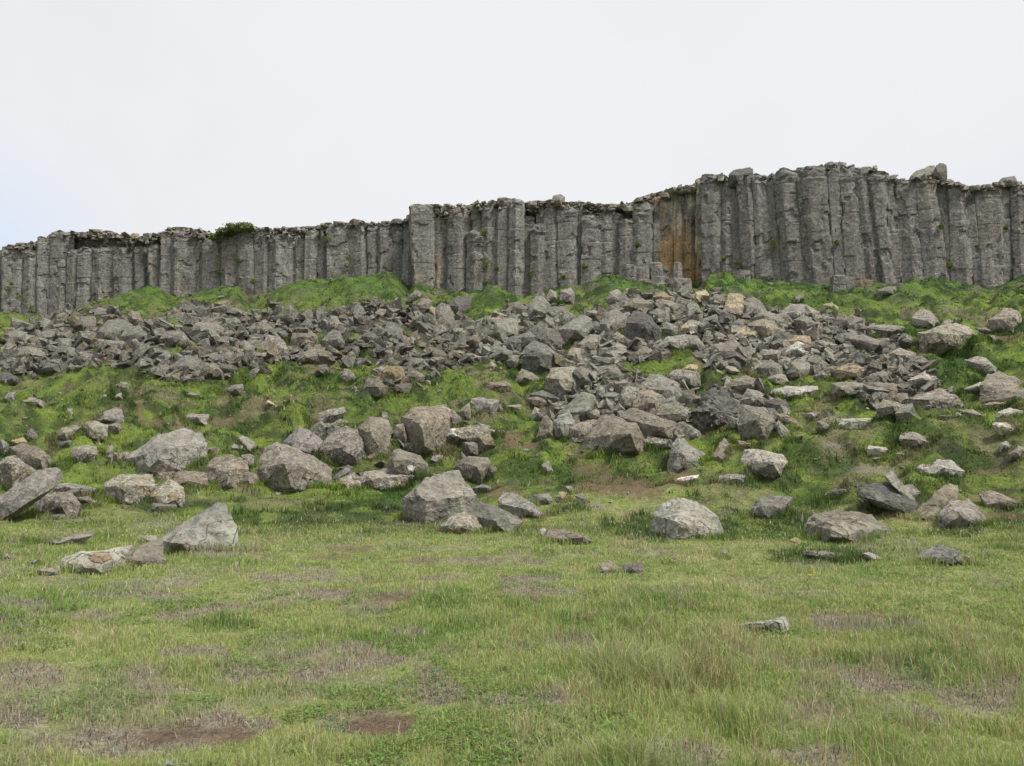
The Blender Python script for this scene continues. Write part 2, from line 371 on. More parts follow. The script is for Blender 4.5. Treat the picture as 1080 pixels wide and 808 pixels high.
# (px, py, rx, ry, kind): s bare soil, l dry purplish litter, d dark heath, y bright moss
PATCH = [(190,776,78,9,'s'),(150,782,85,16,'l'),(240,765,60,9,'l'),(400,768,38,11,'s'),(370,764,45,13,'l'),(462,728,24,16,'l'),(262,714,36,8,'l'),(175,728,45,7,'l'),(322,712,20,6,'l'),(30,715,34,12,'l'),(20,755,30,14,'l'),
 (205,692,38,8,'l'),(235,642,30,6,'l'),(190,650,34,5,'l'),(90,650,45,6,'l'),(170,630,30,4,'l'),(40,640,35,5,'l'),(430,668,22,5,'l'),(415,632,26,5,'s'),(345,627,30,5,'l'),(370,578,26,3,'s'),(345,588,22,3,'s'),(440,592,26,3,'s'),(500,592,28,3,'l'),(300,610,50,4,'l'),(470,610,30,3,'l'),(375,683,25,6,'l'),
 (640,690,40,9,'l'),(605,680,28,6,'l'),(870,652,14,5,'l'),(915,652,16,4,'s'),(930,712,55,14,'l'),(1040,735,40,18,'l'),(715,800,60,12,'l'),(860,798,60,10,'l'),(575,625,40,4,'l'),(560,612,34,4,'l'),(1045,617,20,3,'l'),(900,700,30,6,'d'),(985,705,60,12,'d'),
 (235,445,20,5,'s'),(148,432,5,12,'s'),(160,446,18,4,'s'),(645,512,48,8,'s'),(625,495,22,7,'s'),(680,520,18,7,'s'),(525,520,22,6,'s'),(560,470,12,3,'s'),(540,462,10,8,'s'),(1055,545,35,5,'s'),(1050,525,30,4,'s'),(905,495,40,4,'l'),(870,470,30,4,'l'),(880,440,22,4,'l'),(1000,500,25,3,'s'),(1050,497,26,3,'s'),(1060,358,14,4,'s'),(720,505,14,9,'s'),(310,420,10,3,'s'),(320,398,9,2,'s'),
 (600,456,26,9,'d'),(555,498,25,12,'d'),(605,500,24,10,'d'),(650,505,16,6,'d'),(655,488,18,6,'d'),(690,470,18,10,'d'),(845,480,26,14,'d'),(880,492,26,10,'d'),(760,470,12,6,'d'),(795,508,18,6,'d'),(860,530,26,8,'d'),(680,560,34,14,'d'),(765,560,16,12,'d'),(400,526,32,8,'d'),(870,588,60,8,'d'),(1010,560,30,6,'d'),(960,455,40,8,'d'),(1000,378,30,4,'d'),(1020,385,60,5,'d'),(1000,400,50,5,'d'),(850,320,60,5,'d'),(960,352,50,6,'d'),(520,318,20,6,'d'),(110,345,30,5,'d'),(260,545,16,10,'d'),(580,605,26,3,'d'),(235,660,30,5,'d'),(100,520,20,4,'d'),(345,400,20,5,'d'),(215,440,15,4,'d'),(385,425,24,5,'d'),(600,535,25,4,'d'),(640,555,10,6,'d'),(742,722,30,15,'r'),
 (105,500,30,8,'y'),(90,482,20,6,'y'),(130,495,14,8,'y'),(690,390,40,8,'y'),(700,380,30,8,'y'),(590,335,30,8,'y'),(530,350,20,6,'y'),(120,312,60,8,'y'),(200,312,40,8,'y'),(350,305,90,12,'y'),(400,510,30,8,'y'),(880,565,26,5,'y'),(740,440,16,8,'y'),(750,570,20,4,'y'),(680,490,40,5,'y'),(480,375,22,8,'y'),(440,430,40,5,'y'),(400,440,30,4,'y'),(345,520,60,7,'y'),(860,412,26,5,'y'),(920,440,30,6,'y'),(900,320,60,6,'y')]
PC = {'s': (0.200, 0.138, 0.092), 'l': (0.330, 0.285, 0.240), 'd': (0.065, 0.115, 0.028), 'y': (0.190, 0.265, 0.055), 'r': (0.16, 0.12, 0.055)}
def lerp(a, b, t): return a + (b - a) * t[..., None]
def cover(x, y, z):
    """albedo (n,3), plant density 0..1, plant height (m), scree mask"""
    P = np.stack([x, y, z], -1); px, py = project(P)
    R = np.hypot(x, y)
    n1 = n2(x, y, 0.35, 3, 101); slope = sst(14, 25, R + 4 * n1)
    n3 = n2(x, y, 1.1, 3, 111); n4 = n2(x, y, 0.12, 2, 121); n5 = n2(x, y, 2.7, 2, 131)
    mead = np.array([0.300, 0.350, 0.120]) * np.ones(P.shape); 
    mead = lerp(mead, np.array([0.170, 0.265, 0.062]), sst(-0.1, 0.6, .7 * n1 + 0.6 * n3 + .25 * n5))
    mead = lerp(mead, np.array([0.440, 0.400, 0.225]), sst(0.0, 0.9, n5 * .6 + n3 * .6 - n1 * 0.5 - 0.1) * 0.55)
    slp = np.array([0.145, 0.200, 0.050]) * np.ones(P.shape)
    slp = lerp(slp, np.array([0.058, 0.092, 0.028]), sst(0.0, 0.42, n3 + .35 * n5 + 0.3 * n1) * 0.92)
    slp = lerp(slp, np.array([0.200, 0.272, 0.056]), sst(0.1, 0.8, -n3 + 0.6 * n4 + 0.3 * n5))
    slp = lerp(slp, np.array([0.050, 0.070, 0.030]), sst(.22, .5, n2(x * .8, y * 1.2, 1.5, 3, 171)) * .8)
    slp = lerp(slp, np.array([0.215, 0.190, 0.115]), sst(0.15, 0.7, n2(x, y, 0.8, 3, 141)) * 0.75)
    high = sst(325, 300, py)[..., None]; slp = slp * (1 - high * np.array([.30, .17, .12]))
    col = lerp(mead, slp, slope)
    dens = np.ones(px.shape)
    ht = 0.06 + 0.03 * n1 + 0.025 * n3
    # right foreground grows longer
    rg = sst(430, 620, px + 60 * n1) * sst(600, 700, py)
    ht = ht + rg * (0.055 + 0.04 * n3)
    ht = lerp(ht[..., None], np.array([0.075]), slope)[..., 0]
    # dry litter between the meadow grass, mostly on the left
    lit = sst(0.12, 0.42, n2(x, y * 1.3, 0.9, 3, 151) + 0.10 * sst(500, 300, px) - 0.28 * rg) * (1 - slope) * (0.42 + 0.5 * n5)
    lit = np.clip(lit, 0, .85)
    col = lerp(col, np.array(PC['l']), lit); dens = dens * (1 - 0.7 * lit)
    wv = 0.40 * n3 + 0.45 * n5
    for (cx, cy, rx, ry, k) in sorted(PATCH, key=lambda q: q[4] == 's'):
        d = np.sqrt(((px - cx) / rx) ** 2 + ((py - cy) / (ry * 1.15)) ** 2) + wv * .8
        f = 1 - sst(0.75, 1.15, d)
        if k in 'sl': f = f * (.9 if (k == 's' and cy > 620) else .6); dens = dens * np.maximum(0, 1 - f * (1.3 if k == 's' else 1.1)); ht = ht * (1 - 0.6 * f)
        elif k == 'd': f = f * (0.85 if cy < 590 else .55); ht = ht + 0.04 * f
        elif k == 'r': f = f * 0.5; ht = ht + 0.12 * f
        else: f = f * 0.4
        col = lerp(col, np.array([.105, .200, .045]) if k == 'd' and cy > 590 else (np.array([.115, .180, .045]) if k == 'y' and cy < 330 else np.array(PC[k])), f)
    scm = np.zeros(px.shape)
    jx, jy = px + 9 * n3 * 1.0, py + 4 * n1
    for i, S in enumerate(SCREE):
        scm = np.maximum(scm, inpoly(jx, jy, S) * (1.0 if i < 5 else 0.35))
    hole = sst(0.30, 0.5, n2(x, y, 0.42, 2, 161))      # grass pockets inside the scree
    scm = scm * (1 - 0.9 * hole)
    col = lerp(col, np.array([0.075, 0.070, 0.058]), scm * 0.92)
    dens = dens * (1 - 0.95 * scm)
    inview = y > 1
    return col, dens, np.maximum(ht, 0.03), scm * inview

# ground sheet: polar grid round the camera, dense in view
fr = np.linspace(-0.66, 0.66, 640); side = np.concatenate([np.linspace(-math.pi, -0.70, 60), fr, np.linspace(0.70, math.pi, 60)[:-1]])
NR = 430
tt = np.linspace(0, 1, NR)
rows = np.concatenate([[0.02, 0.5, 1.0], np.geomspace(1.6, 17, 110)[:-1]])
nA = len(side); Rcs = Yc_az(np.clip(side, -0.95, 0.95)) / np.cos(np.clip(side, -0.95, 0.95))
sl = np.linspace(0, 1, 300)[:-1]
step = np.array([0, 0.5, 1.2, 1.9, 2.0, 2.2, 2.4, 2.6, 2.8, 3, 4, 5.5, 8, 12, 20, 35, 60, 120, 300, 800, 2000])
Rg = np.concatenate([np.repeat(rows[:, None], nA, 1), 17 + (Rcs[None, :] - 17) * sl[:, None], Rcs[None, :] + step[:, None] / np.cos(np.clip(side, -0.95, 0.95))[None, :]], 0)
X = Rg * np.sin(side)[None, :]; Y = Rg * np.cos(side)[None, :]
Z = height(X, Y)
nr = Rg.shape[0]
GC, GD, GH, GS = cover(X, Y, Z)
onplat = (Rg > Rcs[None, :] + 1.5)
GC[onplat] = (0.15, 0.13, 0.10)
I = np.arange(nr * nA).reshape(nr, nA); nx = np.roll(I, -1, 1)
Fq = np.stack([I[:-1], nx[:-1], nx[1:], I[1:]], -1).reshape(-1, 4)[:, ::-1]
ground = mesh_np('ground', np.stack([X, Y, Z], -1).reshape(-1, 3), Fq, M_GROUND, GC.reshape(-1, 3) * 0.8, smooth=True, k=4)
tag(ground, kind='structure')

# ------------------------------------------------------------------ basalt cliff
def cemp(name, loc):
    o = bpy.data.objects.new(name, None); COL.objects.link(o); o.location = [float(v) for v in loc]; o.empty_display_size = 0.3; return o
# xl,xr at top, xl,xr at bottom, y top, y bottom, setback (m), tint g/t/b
COLS = """0 8 0 7 266 333 0 g;8 25 6 23 265 337 .2 g;26 39 22 38 266 337 .0 g;38 55 37 52 247 338 .3 g;54 72 51 69 244 331 0 g;71 83 69 82 264 329 .4 g;83 98 81 98 263 320 .1 g;98 120 97 119 262 317 0 g;120 139 120 138 264 312 .2 g;141 152 141 153 262 308 1.5 g;155 168 155 168 260 308 .8 g;169 181 168 180 247 315 .2 g;180 204 180 202 246 315 -.2 g;206 215 206 214 256 306 1.2 g;215 234 214 234 253 306 .1 t;235 252 234 252 248 306 .3 g;253 269 252 270 242 314 -.1 g;269 286 269 284 243 312 .1 g;286 314 284 314 249 303 .1 g;313 322 313 322 254 296 1.0 g;322 333 321 331 246 296 .3 g;336 346 335 345 252 297 1.2 g;346 369 346 369 240 293 .1 g;369 388 369 388 239 293 -.1 g;388 400 388 400 240 293 .3 g;400 415 400 416 238 292 0 g;415 426 415 425 240 288 .6 g;426 438 425 437 237 291 .9 g;433 458 438 458 214 305 -.3 g;458 475 457 473 231 303 .9 t;474 493 473 492 220 310 .0 g;494 511 494 512 245 308 -.2 g;498 512 498 512 219 300 1.4 g;511 527 511 527 216 305 .5 g;526 540 526 540 210 307 .2 g;539 552 538 552 210 318 -.7 g;552 563 552 562 229 300 1.1 g;562 577 562 576 238 310 -.1 g;566 576 566 576 214 300 1.6 g;576 592 575 592 219 308 .3 g;591 608 592 608 220 305 0 g;605 618 606 617 219 301 1.2 g;617 635 616 635 229 300 -.1 g;635 647 635 646 225 292 .5 t;646 656 645 655 228 288 1.0 g;655 671 655 670 232 285 .1 g;671 687 670 686 217 280 -.2 g;686 700 686 699 208 282 1.0 t;699 714 699 714 202 280 1.4 b;713 726 714 725 202 290 1.3 b;725 737 725 736 198 295 .8 b;736 747 737 746 188 297 .8 b;744 765 745 764 182 298 -.1 g;765 777 763 776 190 297 .5 g;774 786 776 790 181 292 1.2 g;781 800 788 803 187 297 0 g;797 810 802 819 183 297 .3 g;810 823 818 834 183 298 .7 g;823 848 833 859 180 300 .1 g;848 875 858 885 174 303 -.3 g;875 889 884 899 173 302 .3 g;889 904 898 915 174 300 .1 g;903 921 915 937 177 299 .4 g;920 937 936 946 182 300 .0 g;937 950 945 959 185 301 .4 g;950 969 958 981 187 302 .1 g;969 989 981 1006 185 304 .2 g;989 1006 1003 1012 190 304 1.3 g;1005 1018 1010 1032 193 305 .4 g;1017 1035 1032 1044 195 306 .9 g;1034 1058 1042 1062 196 304 .3 g;1057 1072 1061 1076 198 300 .9 g;1071 1088 1075 1092 197 296 .2 g"""
cl_o = at_depth(540, 310, Yc_px(540)); cliff = cemp('basalt_cliff', cl_o)
tag(cliff, 'long grey cliff of upright basalt columns along the top of the slope', 'cliff')
TINT = {'g': (0.198, 0.198, 0.192), 't': (0.230, 0.200, 0.158), 'b': (0.225, 0.155, 0.085)}
cols = []
for s in COLS.split(';'):
    a = s.split(); cols.append([float(v) for v in a[:7]] + [a[7]])
x = -3.0
for i in range(5):
    wd = 17 + rng.random() * 6; yt = np.interp(x - wd / 2, [p for p, q in SKY_T], [q for p, q in SKY_T]) + 3
    cols.append([x - wd, x, x - wd, x, yt, 338, rng.random() * .8, 'g']); x -= wd
x = 1089.0
for i in range(5):
    wd = 19 + rng.random() * 7; yt = np.interp(x + wd / 2, [p for p, q in SKY_T], [q for p, q in SKY_T]) + 3
    cols.append([x, x + wd, x + 2, x + wd + 2, yt, 290, rng.random() * .8, 'g']); x += wd
def column_mesh(c, seed, down=1.6, ntop=None):
    tl, tr, bl, br, yt, yb, dep, tint = c
    if down > 1: yt = max(yt - 2.0, np.interp((tl + tr) / 2, [a for a, b in SKY_T], [b for a, b in SKY_T]) + .5)
    rs = np.random.default_rng(seed)
    dep = dep * .42 if down > 1 else dep; Yf = Yc_px((bl + br) / 2) + dep
    A = at_depth((tl + tr) / 2, yt, Yf); B = at_depth((bl + br) / 2, yb, Yf)
    wt = (at_depth(tr, yt, Yf)[0] - at_depth(tl, yt, Yf)[0]); wb = (at_depth(br, yb, Yf)[0] - at_depth(bl, yb, Yf)[0])
    nside = int(rs.choice([5, 6, 6, 7])); rot = rs.random() * math.pi
    per = 44
    ang = np.linspace(0, 2 * math.pi, per, endpoint=False)
    va = rot + (np.arange(nside) + rs.uniform(-.22, .22, nside)) * 2 * math.pi / nside
    nn = np.stack([np.cos(va), np.sin(va)], -1); dd = rs.uniform(0.86, 1.0, nside)
    e = np.stack([np.cos(ang), np.sin(ang)], -1)
    m = (np.maximum(e @ nn.T, 0) / dd) ** 60; r = 1 / (m.sum(1) ** (1 / 60))
    sec = e * r[:, None]; sec[:, 0] -= (sec[:, 0].max() + sec[:, 0].min()) / 2; sec[:, 0] /= sec[:, 0].max()
    sec[:, 1] -= sec[:, 1].min(); sec[:, 1] *= 0.62
    H = A[2] - B[2]; Ht = H + down
    nrow = max(20, int(Ht / 0.11))
    v = np.linspace(0, 1, nrow)             # 0 bottom .. 1 top
    # joints
    js = []; z = rs.uniform(.3, 1.0)
    while z < Ht - 0.3: js.append(z); z += rs.uniform(.45, 1.7) * (0.75 if z > Ht * .8 else 1)
    js = np.array(js + [Ht + 5])
    hz = v * Ht
    seg = np.searchsorted(js, hz)
    ox = rs.normal(0, .012, len(js) + 1)[seg]; oy = np.abs(rs.normal(0, .022, len(js) + 1))[seg]; sc_ = (1 + rs.normal(0, .014, len(js) + 1))[seg]
    tsc = rs.uniform(-.025, .025, len(js) + 1)[seg]
    cen = B[None, :] * 0 + np.stack([np.interp(hz, [0, down, Ht], [B[0], B[0], A[0]]), np.full(nrow, Yf), B[2] - down + hz], -1)
    wd = np.interp(hz, [down, Ht], [wb, wt]) / 2 * 1.36
    V = np.zeros((nrow, per, 3))
    for i in range(nrow):
        ca, sa = math.cos(tsc[i]), math.sin(tsc[i])
        sx = sec[:, 0] * ca - sec[:, 1] * sa; sy = sec[:, 0] * sa + sec[:, 1] * ca
        V[i, :, 0] = cen[i, 0] + ox[i] + sx * wd[i] * sc_[i]
        V[i, :, 1] = cen[i, 1] + oy[i] + sy * wd[i] * sc_[i]
        V[i, :, 2] = cen[i, 2]
    # joint grooves dip and wander round the column
    out_ = np.zeros((nrow, per, 3)); out_[..., 0] = V[..., 0] - cen[:, None, 0]; out_[..., 1] = V[..., 1] - (cen[:, None, 1] + wd[:, None] * .9)
    out_ /= np.linalg.norm(out_, axis=-1, keepdims=True) + 1e-6
    q = V.copy() + seed * 3.7
    wob = 0.05 * noise(np.stack([q[..., 0] * 1.3, q[..., 1] * 1.3, q[..., 2] * .5], -1), 3)
    dj = np.full((nrow, per), 9.0)
    for j in js[:-1]: dj = np.minimum(dj, np.abs(hz[:, None] + wob * 1.4 - j) + (0.06 if rs.random() < .35 else 0))
    jd = 0.5 + 0.5 * noise(np.stack([q[..., 0] * 1.1, q[..., 1] * 1.1, q[..., 2] * 1.5], -1), 12); disp = -0.060 * jd * np.exp(-(dj / 0.04) ** 2)
    disp = disp + 0.020 * fbm(q * np.array([1.2, 1.2, .4]), 3, seed % 71) + 0.018 * fbm(q * np.array([4, 4, 3.0]), 2, 9)
    chip = fbm(q * np.array([1.1, 1.1, .8]), 2, (seed + 4) % 61); disp = disp - 0.11 * sst(.46, .49, chip)
    tw_ = min(1.6, .3 * H); topw = (tw_ / 1.6) * sst(Ht - tw_, Ht, hz)[:, None]
    disp = disp + topw * (0.16 * fbm(q * np.array([1.5, 1.5, 3.2]), 3, 17) - 0.10 * sst(Ht - .35, Ht, hz)[:, None])
    V = V + out_ * disp[..., None]
    V[..., 2] += topw * 0.22 * fbm(q * 1.6, 2, 23) + 0.02 * fbm(q * 5, 1, 29)
    # cap
    ring2 = V[-1] * .55 + V[-1].mean(0) * .45; ring2[:, 2] += 0.06 + 0.08 * rs.random()
    ctr = ring2.mean(0)[None]; ctr[0, 2] += 0.03
    V = np.concatenate([V.reshape(-1, 3), ring2, ctr]); I = np.arange((nrow + 1) * per).reshape(nrow + 1, per); nx_ = np.roll(I, -1, 1)
    q4 = np.stack([I[:-1], nx_[:-1], nx_[1:], I[1:]], -1).reshape(-1, 4)
    tri = np.concatenate([q4[:, [0, 1, 2]], q4[:, [0, 2, 3]], np.stack([I[-1], nx_[-1], np.full(per, len(V) - 1)], -1)])
    base = np.array(TINT[tint]) * rs.uniform(.88, 1.14); 
    col = np.ones((len(V), 4)); col[:, :3] = base; col[:, 3] = 0.55
    vz = (V[:, 2] - (B[2])) / max(H, .5)
    if tint == 'b':    # iron stain is strongest low down, grey near the top
        f = sst(.75, .35, vz + .25 * noise(V * 0.9, 3)); col[:, :3] = lerp(np.array(TINT['g']) * np.array([1.08, 1.0, .86]) + np.zeros((len(V), 3)), np.array([.37, .245, .120]), f)
        wm = sst(.1, .35, noise(np.stack([V[:, 0] * 2.3, V[:, 1], V[:, 2] * .35], -1), 5)) * sst(.15, .35, vz) * sst(.95, .75, vz); col[:, :3] = lerp(col[:, :3], np.array([.55, .50, .40]), wm * .8)
    elif tint == 't':
        f = sst(-.1, .5, noise(np.stack([V[:, 0] * 1.2, V[:, 1], V[:, 2] * .3], -1), 6)); col[:, :3] = lerp(np.array(TINT['g']) + np.zeros((len(V), 3)), np.array([.21, .165, .105]), f)
    else:
        f = sst(.25, .7, noise(np.stack([V[:, 0] * .8 + seed, V[:, 1], V[:, 2] * .3], -1), 8)); col[:, :3] = lerp(col[:, :3], np.array([.185, .165, .130]), f * .4)
    return V, tri, col, A, B
for i, c in enumerate(cols):
    V, tri, col, A, B = column_mesh(c, 100 + i)
    o = mesh_np('column', V - cl_o, tri, M_CLIFF, col, parent=cliff)
    if c[7] == 'b': o['label'] = 'rust brown stained column'

# rock face behind the columns, closing the recesses
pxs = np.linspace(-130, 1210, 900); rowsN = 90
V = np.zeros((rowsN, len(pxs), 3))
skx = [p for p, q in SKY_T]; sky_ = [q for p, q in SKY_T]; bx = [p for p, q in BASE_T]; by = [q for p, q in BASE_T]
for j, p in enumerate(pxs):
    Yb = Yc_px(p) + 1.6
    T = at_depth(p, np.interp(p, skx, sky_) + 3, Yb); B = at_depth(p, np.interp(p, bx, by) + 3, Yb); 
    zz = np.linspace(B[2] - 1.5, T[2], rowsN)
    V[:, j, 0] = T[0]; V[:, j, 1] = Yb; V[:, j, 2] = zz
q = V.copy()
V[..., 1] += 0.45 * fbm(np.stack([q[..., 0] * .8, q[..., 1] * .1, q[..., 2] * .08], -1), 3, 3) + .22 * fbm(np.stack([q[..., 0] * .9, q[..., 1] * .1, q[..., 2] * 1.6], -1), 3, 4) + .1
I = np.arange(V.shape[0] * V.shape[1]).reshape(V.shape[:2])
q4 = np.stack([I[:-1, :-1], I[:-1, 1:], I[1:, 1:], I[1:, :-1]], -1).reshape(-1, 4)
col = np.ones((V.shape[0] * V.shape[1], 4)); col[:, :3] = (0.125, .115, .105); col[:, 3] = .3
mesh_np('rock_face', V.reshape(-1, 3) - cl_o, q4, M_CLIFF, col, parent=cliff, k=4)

# ------------------------------------------------------------------ small-rock prototypes, merged for the masses nobody could count
def proto(seed, edge, rough=.06):
    """a broken block: a skewed box or column fragment with some corners knocked off"""
    rs = np.random.default_rng(seed); nside = rs.choice([3, 4, 4, 5]); a0 = rs.random() * 6
    an = a0 + (np.arange(nside) + rs.uniform(-.25, .25, nside)) * 2 * math.pi / nside
    ring = np.stack([np.cos(an), np.sin(an) * rs.uniform(.55, 1), 0 * an], -1); h_ = rs.uniform(.25, .9)
    P = np.concatenate([ring * rs.uniform(.7, 1.05, (nside, 1)) + [0, 0, -h_], ring * rs.uniform(.6, 1.05, (nside, 1)) + [rs.normal(0, .15), rs.normal(0, .15), h_]])
    P = P + rs.normal(0, .10, P.shape)
    V, Fc = rock_mesh(P, edge, rough, seed, 1); return V - V.mean(0), Fc
PR2 = [proto(900 + i, .75) for i in range(30)]; PR3 = [proto(940 + i, .38) for i in range(30)]
def rotm(rx, ry, rz):
    cx, sx, cy, sy, cz, sz = math.cos(rx), math.sin(rx), math.cos(ry), math.sin(ry), math.cos(rz), math.sin(rz)
    return np.array([[cz, -sz, 0], [sz, cz, 0], [0, 0, 1]]) @ np.array([[cy, 0, sy], [0, 1, 0], [-sy, 0, cy]]) @ np.array([[1, 0, 0], [0, cx, -sx], [0, sx, cx]])
class Merge:
    def __init__(s): s.V = []; s.F = []; s.C = []; s.n = 0
    def add(s, V, Fc, col):
        s.V.append(V); s.F.append(Fc + s.n); s.n += len(V); c = np.empty((len(V), 4)); c[:] = col; s.C.append(c)
    def build(s, name, mat, **k): return mesh_np(name, np.concatenate(s.V), np.concatenate(s.F), mat, np.concatenate(s.C), **k)
def rcol(rs, lich=.5):
    b = np.array([.203, .198, .180]) * rs.uniform(.62, 1.35); r = rs.random()
    if r < .07: b = b * np.array([1.35, 1.2, .95])
    elif r < .2: b = b * np.array([1.15, 1.02, 1.0])
    return (*b, lich * rs.uniform(.2, 1.4))
# caprock: thin broken flags along the rim
mg = Merge(); rs = np.random.default_rng(5)
for k in range(4200):
    p = rs.uniform(-130, 1210); ysk = np.interp(p, skx, sky_)
    hh = at_depth(p, ysk, Yc_px(p))[2]
    t_ = rs.random() ** 1.4
    Yp = Yc_px(p) + rs.uniform(.05, 2.6)
    zt = hh - 0.15 - t_ * (.85 if (p < 340 or 440 < p < 745) else .35)
    if Yp > Yc_px(p) + 1.0: zt = hh - rs.uniform(0.0, .3)
    X0 = at_depth(p, ysk, Yp)[0]
    s_ = rs.uniform(.10, .36) * (1 if rs.random() < .88 else 2.0)
    V, Fc = PR2[rs.integers(30)]
    R_ = rotm(rs.normal(0, .16), rs.normal(0, .14), rs.uniform(0, 6.28))
    V = (V * np.array([1, 1, rs.uniform(.3, .75)]) * s_) @ R_.T + np.array([X0, Yp, zt])
    c = np.array(rcol(rs, .5)); c[:3] *= rs.choice([.95, 1.15, 1.35]) * np.array([1.04, 1, .95])
    mg.add(V, Fc, c)
cap = mg.build('caprock', M_RUB, parent=cliff); cap.data.transform(__import__('mathutils').Matrix.Translation(-Vector(cl_o)))
tag(cap, kind='stuff')

